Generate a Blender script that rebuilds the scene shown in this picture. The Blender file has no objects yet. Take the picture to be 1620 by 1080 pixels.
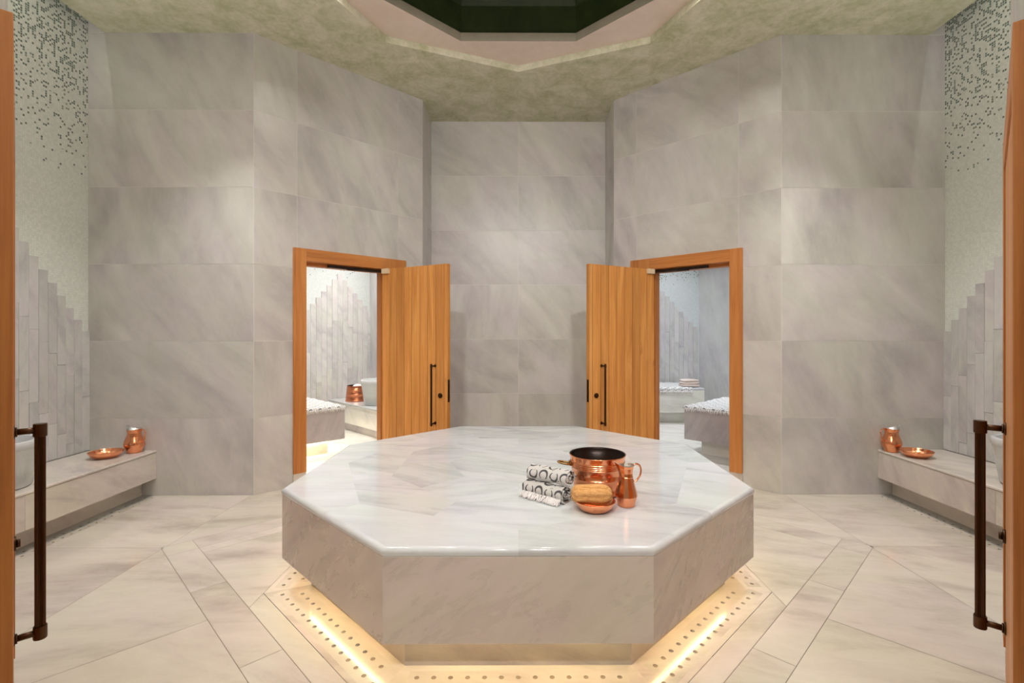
import bpy, bmesh, math, random
from mathutils import Matrix, Vector

PI = math.pi
K = math.sqrt(0.5)
COL = bpy.context.scene.collection

# ------------------------------------------------------------------ measures (metres)
FLOOR_TO_EYE = 1.306
H_CEIL = 3.744           # main ceiling above floor
H_SLOT = 4.25            # top of the slots along the mosaic walls
ROW = H_CEIL / 6         # wall tile course
XW, YW = 2.144, 4.016    # corner between frontal panel and diagonal wall
YD = 5.16                # far end of the diagonal wall (x = 1.0)
YB = 5.678               # back wall of the recess
XM = 3.48                # mosaic side walls
CY = 3.03                # centre of the octagon
AP = 1.2071              # platform apothem (side = 1 m)

# ------------------------------------------------------------------ small helpers
def srgb(r, g, b):
    f = lambda c: ((c / 255 + 0.055) / 1.055) ** 2.4 if c > 10 else c / 255 / 12.92
    return (f(r), f(g), f(b), 1.0)

def link(o, parent=None):
    COL.objects.link(o)
    if parent is not None:
        o.parent = parent
    return o

def tag(o, label=None, cat=None, group=None, kind=None):
    if label: o['label'] = label
    if cat: o['category'] = cat
    if group: o['group'] = group
    if kind: o['kind'] = kind
    return o

def empty(name, loc=(0, 0, 0), rz=0.0, mat=None):
    o = bpy.data.objects.new(name, None)
    o.empty_display_size = 0.1
    link(o)
    if mat is not None:
        o.matrix_world = mat
    else:
        o.location = loc
        o.rotation_euler = (0, 0, rz)
    return o

class B:
    """collects geometry; build() links it as ONE mesh object"""
    def __init__(self):
        self.bm = bmesh.new()
        self.tid = self.bm.faces.layers.int.new('tid')
    def face(self, pts, tid=0, mi=0, smooth=False):
        vs = [self.bm.verts.new(p) for p in pts]
        f = self.bm.faces.new(vs)
        f[self.tid] = tid; f.material_index = mi; f.smooth = smooth
        return f
    def grid(self, rows, closed_u=False, closed_v=False, tid=0, mi=0, smooth=True):
        """rows: list of lists of points"""
        vs = [[self.bm.verts.new(p) for p in r] for r in rows]
        nr, nc = len(vs), len(vs[0])
        for i in range(nr if closed_v else nr - 1):
            for j in range(nc if closed_u else nc - 1):
                q = [vs[i][j], vs[i][(j + 1) % nc], vs[(i + 1) % nr][(j + 1) % nc], vs[(i + 1) % nr][j]]
                if len(set(q)) < 3: continue
                f = self.bm.faces.new(q)
                f[self.tid] = tid; f.material_index = mi; f.smooth = smooth
        return vs
    def box(self, x0, x1, y0, y1, z0, z1, tid=0, mi=0):
        p = [(x, y, z) for z in (z0, z1) for y in (y0, y1) for x in (x0, x1)]
        v = [self.bm.verts.new(q) for q in p]
        for idx in ((0, 2, 3, 1), (4, 5, 7, 6), (0, 1, 5, 4), (2, 6, 7, 3), (0, 4, 6, 2), (1, 3, 7, 5)):
            f = self.bm.faces.new([v[i] for i in idx])
            f[self.tid] = tid; f.material_index = mi
    def prism(self, pts, z0, z1, tid=0, mi=0, cap_top=True, cap_bot=True):
        """pts counter-clockwise outline"""
        lo = [self.bm.verts.new((p[0], p[1], z0)) for p in pts]
        hi = [self.bm.verts.new((p[0], p[1], z1)) for p in pts]
        n = len(pts)
        fs = []
        for i in range(n):
            fs.append(self.bm.faces.new((lo[i], lo[(i + 1) % n], hi[(i + 1) % n], hi[i])))
            fs[-1][self.tid] = tid + i; fs[-1].material_index = mi
        if cap_top:
            f = self.bm.faces.new(hi); f[self.tid] = tid; f.material_index = mi
        if cap_bot:
            f = self.bm.faces.new(lo[::-1]); f[self.tid] = tid; f.material_index = mi
    def lathe(self, prof, seg=48, c=(0, 0, 0), tid=0, mi=0, smooth=True, close=False, warp=None):
        rows = []
        for r, z in prof:
            row = []
            for k in range(seg):
                a = 2 * PI * k / seg
                x, y, zz = r * math.cos(a), r * math.sin(a), z
                if warp: x, y, zz = warp(x, y, zz, a)
                row.append((c[0] + x, c[1] + y, c[2] + zz))
            rows.append(row)
        vs = self.grid(rows, closed_u=True, closed_v=close, tid=tid, mi=mi, smooth=smooth)
        return vs
    def cap(self, ring, tid=0, mi=0):
        f = self.bm.faces.new(ring); f[self.tid] = tid; f.material_index = mi
    def tube(self, pts, r, seg=10, mi=0, tid=0, closed=False, caps=True, flat=1.0):
        pts = [Vector(p) for p in pts]
        n = len(pts)
        rs = r if isinstance(r, (list, tuple)) else [r] * n
        rows = []
        up = None
        for i, p in enumerate(pts):
            if closed:
                t = (pts[(i + 1) % n] - pts[i - 1]).normalized()
            else:
                t = (pts[min(i + 1, n - 1)] - pts[max(i - 1, 0)]).normalized()
            if up is None:
                up = Vector((0, 0, 1)) if abs(t.z) < 0.9 else Vector((1, 0, 0))
            a = t.cross(up)
            if a.length < 1e-6: a = t.cross(Vector((0.3, 1, 0.2)))
            a.normalize(); b = a.cross(t).normalized(); up = b
            rows.append([p + (a * math.cos(q) + b * math.sin(q) * flat) * rs[i] for q in [2 * PI * j / seg for j in range(seg)]])
        vs = self.grid(rows, closed_u=True, closed_v=closed, tid=tid, mi=mi)
        if caps and not closed:
            self.cap(vs[0], tid, mi); self.cap(vs[-1][::-1], tid, mi)
        return vs
    def build(self, name, mats, parent=None, loc=None, rz=0.0, mat=None, seed=0, mirror=False,
              bevel=0.0, seg=2, swap=False, weld=True, uv=None, recalc=True, autosmooth=None):
        bm = self.bm
        if weld: bmesh.ops.remove_doubles(bm, verts=bm.verts, dist=1e-6)
        if mirror:
            for v in bm.verts: v.co.x = -v.co.x
            bmesh.ops.reverse_faces(bm, faces=bm.faces)
        if recalc: bmesh.ops.recalc_face_normals(bm, faces=bm.faces)
        bm.normal_update()
        uvl = bm.loops.layers.uv.new('UVMap')
        tl = bm.loops.layers.float_color.new('tile')
        cache = {}
        for f in bm.faces:
            t = f[self.tid]
            if t not in cache:
                rr = random.Random(seed * 7919 + t * 131 + 17)
                cache[t] = (rr.random(), rr.random(), rr.random(), 1.0)
            n = f.normal
            hz = math.hypot(n.x, n.y)
            for l in f.loops:
                p = l.vert.co
                if uv: q = uv(p, f)
                elif abs(n.z) > 0.75 or hz < 1e-5: q = (p.x, p.y)
                else: q = (p.x * -n.y / hz + p.y * n.x / hz, p.z)
                l[uvl].uv = (q[1], q[0]) if swap else q
                l[tl] = cache[t]
        me = bpy.data.meshes.new(name)
        bm.to_mesh(me); bm.free()
        for m in (mats if isinstance(mats, (list, tuple)) else [mats]): me.materials.append(m)
        o = bpy.data.objects.new(name, me)
        link(o, parent)
        if mat is not None: o.matrix_world = mat
        else:
            if loc: o.location = loc
            if rz: o.rotation_euler = (0, 0, rz)
        if bevel:
            md = o.modifiers.new('edge', 'BEVEL'); md.width = bevel; md.segments = seg; md.limit_method = 'ANGLE'
            md.angle_limit = math.radians(40); md.harden_normals = False
        return o

# ------------------------------------------------------------------ materials
class N:
    def __init__(self, name):
        self.m = bpy.data.materials.new(name); self.m.use_nodes = True
        self.t = self.m.node_tree; self.t.nodes.clear()
        self.out = self.t.nodes.new('ShaderNodeOutputMaterial')
        self.p = self.t.nodes.new('ShaderNodeBsdfPrincipled')
        self.t.links.new(self.p.outputs[0], self.out.inputs[0])
    def n(self, typ, **kw):
        nd = self.t.nodes.new('ShaderNode' + typ)
        for k, v in kw.items(): setattr(nd, k, v)
        return nd
    def lk(self, a, b): self.t.links.new(a, b)
    def put(self, sock, v):
        if hasattr(v, 'is_output'): self.lk(v, sock)
        else: sock.default_value = v
    def math(self, op, a, b=0.0, c=0.0, clamp=False):
        nd = self.n('Math', operation=op); nd.use_clamp = clamp
        for i, v in enumerate((a, b, c)): self.put(nd.inputs[i], v)
        return nd.outputs[0]
    def mix(self, fac, a, b, blend='MIX'):
        nd = self.n('Mix', data_type='RGBA', blend_type=blend)
        self.put(nd.inputs[0], fac); self.put(nd.inputs[6], a); self.put(nd.inputs[7], b)
        return nd.outputs[2]
    def ramp(self, fac, stops, interp='LINEAR'):
        nd = self.n('ValToRGB'); nd.color_ramp.interpolation = interp
        e = nd.color_ramp.elements
        while len(e) < len(stops): e.new(0.5)
        for i, (p, c) in enumerate(stops):
            e[i].position = p; e[i].color = c if len(c) == 4 else (*c, 1)
        self.put(nd.inputs[0], fac)
        return nd.outputs[0]
    def noise(self, vec, scale, detail=4, rough=0.55, dist=0.0):
        nd = self.n('TexNoise'); self.lk(vec, nd.inputs['Vector'])
        nd.inputs['Scale'].default_value = scale; nd.inputs['Detail'].default_value = detail
        nd.inputs['Roughness'].default_value = rough; nd.inputs['Distortion'].default_value = dist
        return nd.outputs[0]
    def mapping(self, vec, scale=(1, 1, 1), rot=(0, 0, 0), loc=(0, 0, 0)):
        nd = self.n('Mapping'); self.lk(vec, nd.inputs[0])
        nd.inputs['Scale'].default_value = scale; nd.inputs['Rotation'].default_value = rot
        nd.inputs['Location'].default_value = loc
        return nd.outputs[0]
    def bump(self, h, strength=0.3, dist=0.002):
        nd = self.n('Bump'); self.lk(h, nd.inputs['Height'])
        nd.inputs['Strength'].default_value = strength; nd.inputs['Distance'].default_value = dist
        self.lk(nd.outputs[0], self.p.inputs['Normal'])
    def base(self, c): self.put(self.p.inputs['Base Color'], c)
    def rough(self, v): self.put(self.p.inputs['Roughness'], v)

V1 = lambda v: (v, v, v, 1)

def marble(name, light, mid, dark, angle=1.0, spread=0.5, scale=1.0, rough=0.3, tone=0.10, aniso=5.0, streak=1.0, cloud=0.6, con=0.13):
    m = N(name)
    uv = m.n('UVMap'); uv.uv_map = 'UVMap'
    at = m.n('Attribute'); at.attribute_name = 'tile'
    sep = m.n('SeparateColor'); m.lk(at.outputs['Color'], sep.inputs[0])
    off = m.n('VectorMath', operation='SCALE'); m.lk(at.outputs['Vector'], off.inputs[0]); off.inputs['Scale'].default_value = 37.0
    ang = m.math('MULTIPLY_ADD', sep.outputs[0], spread, angle - spread / 2)
    rot = m.n('VectorRotate', rotation_type='Z_AXIS'); m.lk(uv.outputs[0], rot.inputs['Vector']); m.lk(ang, rot.inputs['Angle'])
    def co(sx, sy):
        mp = m.mapping(rot.outputs[0], (sx * scale, sy * scale, 1))
        ad = m.n('VectorMath', operation='ADD'); m.lk(mp, ad.inputs[0]); m.lk(off.outputs[0], ad.inputs[1])
        return ad.outputs[0]
    n1 = m.noise(co(1.0, aniso), 1.0, 7, 0.62, 0.8)
    n2 = m.noise(co(0.9, 2.2), 1.0, 4, 0.5, 1.2)
    n3 = m.noise(co(3.0, aniso * 2.2), 1.0, 8, 0.7, 0.6)
    n4 = m.noise(co(9.0, 14.0), 1.0, 6, 0.7, 0.2)
    s = m.math('MULTIPLY_ADD', n1, 0.62 * streak, m.math('MULTIPLY', n2, cloud))
    s = m.math('MULTIPLY_ADD', n3, 0.34 * streak, s)
    s = m.math('MULTIPLY_ADD', n4, 0.20, s)
    tot = 0.96 * streak + cloud + 0.20
    s = m.math('DIVIDE', s, tot)
    col = m.ramp(s, [(0.5 - con, dark), (0.495, mid), (0.5 + con, light)])
    hue = m.noise(co(0.8, 1.5), 1.3, 3, 0.6, 0.8)
    col = m.mix(1.0, col, m.ramp(hue, [(0.38, (0.985, 1.0, 0.955)), (0.5, (1.0, 0.995, 0.985)), (0.62, (1.0, 0.965, 0.995))]), 'MULTIPLY')
    tn = m.math('MULTIPLY_ADD', sep.outputs[1], tone, 1.0 - tone / 2)
    cc = m.n('CombineColor')
    tb = m.math('MULTIPLY_ADD', sep.outputs[2], tone * 0.25, tn)
    m.lk(tn, cc.inputs[0]); m.lk(m.math('MULTIPLY', m.math('ADD', tn, tb), 0.5), cc.inputs[1]); m.lk(tb, cc.inputs[2])
    col = m.mix(1.0, col, cc.outputs[0], 'MULTIPLY')
    m.base(col)
    m.rough(m.math('MULTIPLY_ADD', n3, 0.12, rough - 0.06))
    m.p.inputs['IOR'].default_value = 1.5
    return m.m

M = {}
M['wall'] = marble('marble_wall', srgb(220, 217, 212), srgb(202, 198, 194), srgb(172, 167, 167), angle=1.1, spread=1.0, scale=0.85, rough=0.32, tone=0.08, aniso=2.8, streak=0.9, cloud=0.8, con=0.15)
M['floor'] = marble('marble_floor', srgb(218, 210, 198), srgb(206, 197, 185), srgb(178, 167, 155), angle=0.1, spread=0.7, scale=0.9, rough=0.11, tone=0.09, aniso=4.5)
M['slab'] = marble('marble_slab', srgb(214, 217, 219), srgb(203, 206, 208), srgb(174, 176, 180), angle=0.1, spread=0.9, scale=1.0, rough=0.13, tone=0.12, aniso=7.0)
M['base'] = marble('marble_base', srgb(208, 196, 186), srgb(197, 184, 174), srgb(176, 162, 152), angle=2.45, spread=0.6, scale=1.1, rough=0.28, tone=0.06, aniso=3.6)
M['bench'] = marble('marble_bench', srgb(222, 215, 206), srgb(210, 202, 193), srgb(182, 174, 168), angle=0.7, spread=0.6, scale=1.2, rough=0.22, tone=0.06, aniso=3.5)
M['strip'] = marble('marble_strip', srgb(218, 216, 214), srgb(206, 204, 203), srgb(182, 180, 184), angle=1.2, spread=1.2, scale=2.2, rough=0.3, tone=0.13, aniso=2.5)
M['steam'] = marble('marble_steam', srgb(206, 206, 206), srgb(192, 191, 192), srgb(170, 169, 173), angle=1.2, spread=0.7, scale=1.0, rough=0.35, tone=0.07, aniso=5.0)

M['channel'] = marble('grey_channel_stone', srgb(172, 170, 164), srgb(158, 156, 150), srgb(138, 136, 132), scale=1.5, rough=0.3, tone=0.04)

def simple(name, col, rough=0.5, metal=0.0, emit=None, strength=0.0):
    m = N(name)
    tc = m.n('TexCoord')
    nz = m.noise(tc.outputs['Object'], 14.0, 4, 0.6)
    c2 = tuple(min(1, c * 0.82) for c in col[:3]) + (1,)
    m.base(m.mix(nz, c2, col)); m.rough(rough)
    m.p.inputs['Metallic'].default_value = metal
    if emit:
        m.p.inputs['Emission Color'].default_value = emit
        m.p.inputs['Emission Strength'].default_value = strength
    return m.m

M['grout'] = simple('pale_grout', srgb(232, 228, 222), 0.8)
M['grout_floor'] = simple('floor_grout', srgb(150, 132, 112), 0.8)
M['drain'] = simple('drain_channel', srgb(52, 44, 34), 0.9)
M['bronze'] = simple('dark_bronze', srgb(84, 58, 40), 0.34, 0.9)
M['iron'] = simple('dark_lock_metal', srgb(60, 50, 44), 0.4, 0.9)
M['brass'] = simple('aged_brass', srgb(176, 142, 92), 0.3, 1.0)
M['cream'] = simple('cream_plastic', srgb(226, 204, 172), 0.5)
M['tin'] = simple('tin_lining', srgb(214, 212, 208), 0.28, 1.0)
M['dark_tin'] = simple('dark_tin_lining', srgb(44, 30, 25), 0.30, 0.6)
M['white_metal'] = simple('white_fitting', srgb(235, 232, 225), 0.5)
M['led'] = simple('led_strip_glow', srgb(255, 230, 180), 0.5, 0, (1.0, 0.77, 0.42, 1), 17.0)
M['led_pale'] = simple('steam_led_glow', srgb(255, 240, 210), 0.5, 0, (1.0, 0.88, 0.54, 1), 46.0)
M['lens'] = simple('downlight_lens', srgb(255, 250, 240), 0.5, 0, (1.0, 0.93, 0.84, 1), 6.0)

def plaster(name, a, b, c, scale=2.2, rough=0.55):
    m = N(name)
    tc = m.n('TexCoord')
    n1 = m.noise(tc.outputs['Object'], scale, 6, 0.65, 0.6)
    n2 = m.noise(tc.outputs['Object'], scale * 6, 5, 0.7, 0.3)
    s = m.math('MULTIPLY_ADD', n1, 0.65, m.math('MULTIPLY', n2, 0.35))
    m.base(m.ramp(s, [(0.38, a), (0.5, b), (0.62, c)])); m.rough(rough)
    m.bump(n2, 0.12, 0.002)
    return m.m
M['ceiling'] = plaster('sage_plaster', srgb(184, 186, 148), srgb(208, 207, 180), srgb(226, 223, 203), 4.6)
M['soffit'] = plaster('blush_plaster', srgb(226, 208, 194), srgb(232, 215, 202), srgb(238, 222, 212), 1.5)
M['lip'] = plaster('grey_plaster_edge', srgb(168, 160, 140), srgb(176, 168, 148), srgb(184, 176, 156), 1.5)
M['dome'] = plaster('dark_green_plaster', srgb(30, 40, 14), srgb(42, 54, 22), srgb(56, 68, 34), 1.6, 0.4)

def wood(name, a, b, c, dark):
    m = N(name)
    uv = m.n('UVMap'); uv.uv_map = 'UVMap'
    at = m.n('Attribute'); at.attribute_name = 'tile'
    sep = m.n('SeparateColor'); m.lk(at.outputs['Color'], sep.inputs[0])
    off = m.n('VectorMath', operation='SCALE'); m.lk(at.outputs['Vector'], off.inputs[0]); off.inputs['Scale'].default_value = 21.0
    def co(sx, sy):
        mp = m.mapping(uv.outputs[0], (sx, sy, 1))
        ad = m.n('VectorMath', operation='ADD'); m.lk(mp, ad.inputs[0]); m.lk(off.outputs[0], ad.inputs[1])
        return ad.outputs[0]
    g1 = m.noise(co(14, 0.7), 1.0, 5, 0.6, 1.0)
    g2 = m.noise(co(90, 2.2), 1.0, 4, 0.65, 0.3)
    kn = m.noise(co(6, 2.6), 1.0, 2, 0.5, 0.2)
    s = m.math('MULTIPLY_ADD', g1, 0.62, m.math('MULTIPLY', g2, 0.38))
    col = m.ramp(s, [(0.33, a), (0.5, b), (0.67, c)])
    knot = m.ramp(kn, [(0.745, V1(0)), (0.80, V1(1))])
    col = m.mix(m.math('MULTIPLY', knot, 0.55), col, dark)
    tn = m.math('MULTIPLY_ADD', sep.outputs[1], 0.20, 0.90)
    cc = m.n('CombineColor')
    for i in range(3): m.lk(tn, cc.inputs[i])
    m.base(m.mix(1.0, col, cc.outputs[0], 'MULTIPLY'))
    m.rough(0.42); m.bump(g2, 0.08, 0.001)
    return m.m
M['wood'] = wood('orange_door_wood', srgb(178, 112, 52), srgb(206, 140, 70), srgb(224, 162, 92), srgb(120, 66, 28))
M['wood_frame'] = wood('frame_wood', srgb(164, 98, 46), srgb(192, 122, 60), srgb(206, 140, 76), srgb(110, 60, 26))

def mosaic(name, h0, h1, pmax, cell=0.0165, lo=srgb(222, 227, 220), hi=srgb(236, 240, 234)):
    """small square glass tiles; dark green ones thicken towards the top"""
    m = N(name)
    uv = m.n('UVMap'); uv.uv_map = 'UVMap'
    sp = m.n('SeparateXYZ'); m.lk(uv.outputs[0], sp.inputs[0])
    u = m.math('DIVIDE', sp.outputs[0], cell); v = m.math('DIVIDE', sp.outputs[1], cell)
    fu = m.math('FLOOR', u); fv = m.math('FLOOR', v)
    cv = m.n('CombineXYZ'); m.lk(fu, cv.inputs[0]); m.lk(fv, cv.inputs[1])
    wn = m.n('TexWhiteNoise', noise_dimensions='2D'); m.lk(cv.outputs[0], wn.inputs['Vector'])
    wsep = m.n('SeparateColor'); m.lk(wn.outputs['Color'], wsep.inputs[0])
    cl = m.n('VectorMath', operation='SCALE'); m.lk(cv.outputs[0], cl.inputs[0]); cl.inputs['Scale'].default_value = 0.23
    clump = m.noise(cl.outputs[0], 1.0, 2, 0.5)
    prob = m.math('DIVIDE', m.math('SUBTRACT', sp.outputs[1], h0), h1 - h0, clamp=True)
    prob = m.math('MULTIPLY', m.math('POWER', prob, 0.85), pmax)
    prob = m.math('MULTIPLY', prob, m.math('MULTIPLY_ADD', clump, 0.8, 0.6))
    du = m.math('ABSOLUTE', m.math('SUBTRACT', m.math('FRACT', u), 0.5))
    dv = m.math('ABSOLUTE', m.math('SUBTRACT', m.math('FRACT', v), 0.5))
    mx = m.math('MAXIMUM', du, dv)
    gr = m.math('GREATER_THAN', mx, 0.44)
    dark = m.math('MULTIPLY', m.math('LESS_THAN', wn.outputs['Value'], prob), m.math('LESS_THAN', mx, 0.40))
    body = m.ramp(wsep.outputs[1], [(0.0, lo), (1.0, hi)])
    spot = m.ramp(wsep.outputs[2], [(0.0, srgb(84, 106, 96)), (0.6, srgb(112, 130, 120)), (1.0, srgb(150, 166, 156))])
    c = m.mix(dark, body, spot)
    c = m.mix(m.math('MULTIPLY', gr, 0.8), c, srgb(216, 219, 211))
    m.base(c); m.rough(0.3)
    m.bump(m.math('SUBTRACT', 1.0, gr), 0.25, 0.0008)
    return m.m
M['mosaic'] = mosaic('glass_mosaic', 2.55, 4.0, 0.52)
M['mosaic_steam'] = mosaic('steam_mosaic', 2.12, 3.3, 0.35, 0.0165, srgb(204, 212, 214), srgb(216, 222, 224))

def copper(name, col, rough, engrave=False):
    m = N(name)
    tc = m.n('TexCoord')
    n1 = m.noise(tc.outputs['Object'], 30.0, 4, 0.6)
    m.p.inputs['Metallic'].default_value = 1.0
    c2 = (col[0] * 0.88, col[1] * 0.74, col[2] * 0.68, 1)
    m.base(m.mix(n1, c2, col)); m.rough(m.math('MULTIPLY_ADD', n1, 0.16, rough))
    if engrave:
        sp = m.n('SeparateXYZ'); m.lk(tc.outputs['Object'], sp.inputs[0])
        a = m.math('ARCTAN2', sp.outputs[1], sp.outputs[0])
        z = sp.outputs[2]
        band = m.math('MULTIPLY', m.math('GREATER_THAN', z, engrave[0]), m.math('LESS_THAN', z, engrave[1]))
        tri = m.math('PINGPONG', m.math('MULTIPLY', a, 9 / PI), 1.0)
        zz = m.math('DIVIDE', m.math('SUBTRACT', z, engrave[0]), engrave[1] - engrave[0])
        zig = m.math('LESS_THAN', tri, zz)
        vo = m.n('TexVoronoi'); m.lk(tc.outputs['Object'], vo.inputs['Vector']); vo.inputs['Scale'].default_value = 210.0
        d = m.math('MULTIPLY', m.math('LESS_THAN', vo.outputs['Distance'], 0.34), zig)
        edge = m.math('LESS_THAN', m.math('ABSOLUTE', m.math('SUBTRACT', tri, zz)), 0.10)
        h = m.math('MULTIPLY', m.math('MAXIMUM', d, edge), band)
        m.bump(m.math('SUBTRACT', 1.0, h), 0.9, 0.0022)
    else:
        m.bump(m.noise(tc.outputs['Object'], 60.0, 3, 0.5), 0.05, 0.002)
    return m.m
COPPER = srgb(246, 172, 128)
M['copper'] = copper('polished_copper', COPPER, 0.10)
M['copper_engraved'] = copper('engraved_copper', COPPER, 0.12, (0.088, 0.128))
M['copper_engraved2'] = copper('engraved_copper_small', srgb(214, 140, 104), 0.22, (0.09, 0.15))

def cloth(name, cu, cv, r, w, base=srgb(206, 202, 198), ink=srgb(74, 72, 74), weave=900.0):
    """woven cotton printed with open rings"""
    m = N(name)
    uv = m.n('UVMap'); uv.uv_map = 'UVMap'
    sp = m.n('SeparateXYZ'); m.lk(uv.outputs[0], sp.inputs[0])
    row = m.math('FLOOR', m.math('DIVIDE', sp.outputs[1], cv))
    odd = m.math('FLOORED_MODULO', row, 2.0)
    us = m.math('MULTIPLY_ADD', odd, cu * 0.5, sp.outputs[0])
    colm = m.math('FLOOR', m.math('DIVIDE', us, cu))
    x = m.math('MULTIPLY', m.math('SUBTRACT', m.math('FRACT', m.math('DIVIDE', us, cu)), 0.5), cu)
    y = m.math('MULTIPLY', m.math('SUBTRACT', m.math('FRACT', m.math('DIVIDE', sp.outputs[1], cv)), 0.5), cv)
    sgn = m.math('MULTIPLY_ADD', m.math('FLOORED_MODULO', m.math('ADD', colm, row), 2.0), 2.0, -1.0)
    y2 = m.math('MULTIPLY', y, sgn)
    d = m.math('SQRT', m.math('ADD', m.math('MULTIPLY', x, x), m.math('MULTIPLY', y, y)))
    sn = m.math('DIVIDE', y2, m.math('ADD', d, 1e-5))
    width = m.math('MULTIPLY_ADD', sn, -w * 0.55, w)
    ring = m.math('LESS_THAN', m.math('ABSOLUTE', m.math('SUBTRACT', d, r)), width)
    gap = m.math('LESS_THAN', sn, 0.80)
    ring = m.math('MULTIPLY', ring, gap)
    wv = m.math('SINE', m.math('MULTIPLY', sp.outputs[0], weave))
    wv2 = m.math('SINE', m.math('MULTIPLY', sp.outputs[1], weave))
    wh = m.math('MULTIPLY_ADD', wv, 0.25, m.math('MULTIPLY', wv2, 0.25))
    b2 = tuple(c * 0.86 for c in base[:3]) + (1,)
    bc = m.mix(m.math('ADD', wh, 0.5), b2, base)
    m.base(m.mix(ring, bc, ink)); m.rough(0.9)
    m.bump(wh, 0.25, 0.001)
    return m.m
M['towel'] = cloth('ring_print_cotton', 0.058, 0.060, 0.0205, 0.0036)
M['towel_big'] = cloth('ring_print_cotton_spread', 0.050, 0.040, 0.015, 0.0042, base=srgb(236, 235, 233), ink=srgb(120, 122, 128), weave=500)
M['fringe'] = simple('white_cotton_fringe', srgb(238, 232, 230), 0.9)
M['pink_cloth'] = simple('blush_cotton', srgb(226, 208, 198), 0.9)

def loofah_mat():
    m = N('loofah_fibre')
    tc = m.n('TexCoord')
    mp = m.mapping(tc.outputs['Object'], (22, 210, 210))
    n1 = m.noise(mp, 1.0, 4, 0.6, 0.6)
    n2 = m.noise(tc.outputs['Object'], 220, 3, 0.6)
    s = m.math('MULTIPLY_ADD', n1, 0.6, m.math('MULTIPLY', n2, 0.4))
    m.base(m.ramp(s, [(0.3, srgb(168, 106, 48)), (0.5, srgb(214, 158, 96)), (0.7, srgb(234, 190, 134))])); m.rough(0.95)
    m.bump(s, 0.8, 0.004)
    return m.m
M['loofah'] = loofah_mat()

# ------------------------------------------------------------------ room shell
def rect_minus(r, hole):
    """(u0,u1,h0,h1) minus hole -> list of rects"""
    u0, u1, h0, h1 = r
    if hole is None: return [r]
    a0, a1, b0, b1 = hole
    if a1 <= u0 or a0 >= u1 or b1 <= h0 or b0 >= h1: return [r]
    out = []
    if h1 > b1: out.append((u0, u1, b1, h1))
    if h0 < b0: out.append((u0, u1, h0, b0))
    lo, hi = max(h0, b0), min(h1, b1)
    if u0 < a0: out.append((u0, a0, lo, hi))
    if u1 > a1: out.append((a1, u1, lo, hi))
    return out

def tile_wall(name, p0, p1, cols, rows, label, hole=None, mat='wall', seed=1, thick=0.12, grout=0.0017, flip=False):
    """wall from p0 to p1 (seen from the room: p0 left, p1 right)"""
    d = Vector((p1[0] - p0[0], p1[1] - p0[1], 0)); L = d.length; d.normalize()
    mtx = Matrix(((d.x, -d.y, 0, p0[0]), (d.y, d.x, 0, p0[1]), (0, 0, 1, 0), (0, 0, 0, 1)))   # local y = into the wall
    b = B()
    top = rows[-1]
    for r in rect_minus((0, L, -0.02, top), hole):
        b.box(r[0], r[1], 0.0, thick, r[2], r[3], tid=999, mi=1)
    t = 0
    for j in range(len(rows) - 1):
        for i in range(len(cols) - 1):
            t += 1
            for r in rect_minus((cols[i], cols[i + 1], rows[j], rows[j + 1]), hole):
                b.box(r[0] + grout, r[1] - grout, -0.0012, 0.0, r[2] + grout, r[3] - grout, tid=t, mi=0)
    o = b.build(name, [M[mat], M['grout']], mat=mtx, seed=seed, weld=False)
    tag(o, label, 'wall', kind='structure')
    return o

ROWS = [i * ROW for i in range(7)]
ROWS_SLOT = ROWS + [H_SLOT]
DIAG = math.hypot(XW - 1.0, YD - YW)
HOLE_L = (0.40, 1.19, -1, 1.945)
L_ = lambda u, v, z=0.0: (-XW + (u - v) * K, YW + (u + v) * K, z)
R_ = lambda u, v, z=0.0: (XW - (u - v) * K, YW + (u + v) * K, z)

tile_wall('wall_back', (-1.0, YB), (1.0, YB), [0, 1.0, 2.0], ROWS, 'grey marble wall at the back of the central recess between the two open doors', seed=11)
tile_wall('wall_recess_left', (-1.0, YD), (-1.0, YB), [0, YB - YD], ROWS, 'narrow marble return wall on the left of the central recess', seed=12)
tile_wall('wall_recess_right', (1.0, YB), (1.0, YD), [0, YB - YD], ROWS, 'narrow marble return wall on the right of the central recess', seed=13)
tile_wall('wall_diagonal_left', (-XW, YW), (-1.0, YD), [0, .342, 1.33, DIAG], ROWS, 'angled marble wall around the left open wooden door', hole=HOLE_L, seed=14)
tile_wall('wall_diagonal_right', (1.0, YD), (XW, YW), [0, DIAG - 1.35, DIAG - .342, DIAG], ROWS, 'angled marble wall around the right open wooden door',
          hole=(DIAG - 1.19, DIAG - 0.40, -1, 1.945), seed=15)
tile_wall('wall_panel_left', (-XM, YW), (-XW, YW), [0, XM - XW], ROWS_SLOT, 'broad grey marble wall panel behind the left copper jug', seed=16)
tile_wall('wall_panel_right', (XW, YW), (XM, YW), [0, XM - XW], ROWS_SLOT, 'broad grey marble wall panel behind the right copper jug', seed=17)
# the half of the hall beside and behind the lens
FL0, FL1 = (-1.0, 0.939), (-XW, 2.083)
FR0, FR1 = (1.0, 0.942), (XW, 2.142)
def front_wall(name, a, c, label, hole, seed):
    L = math.hypot(c[0] - a[0], c[1] - a[1])
    return tile_wall(name, a, c, [0, L * .2, L * .8, L], ROWS, label, hole=hole, seed=seed)
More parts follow.
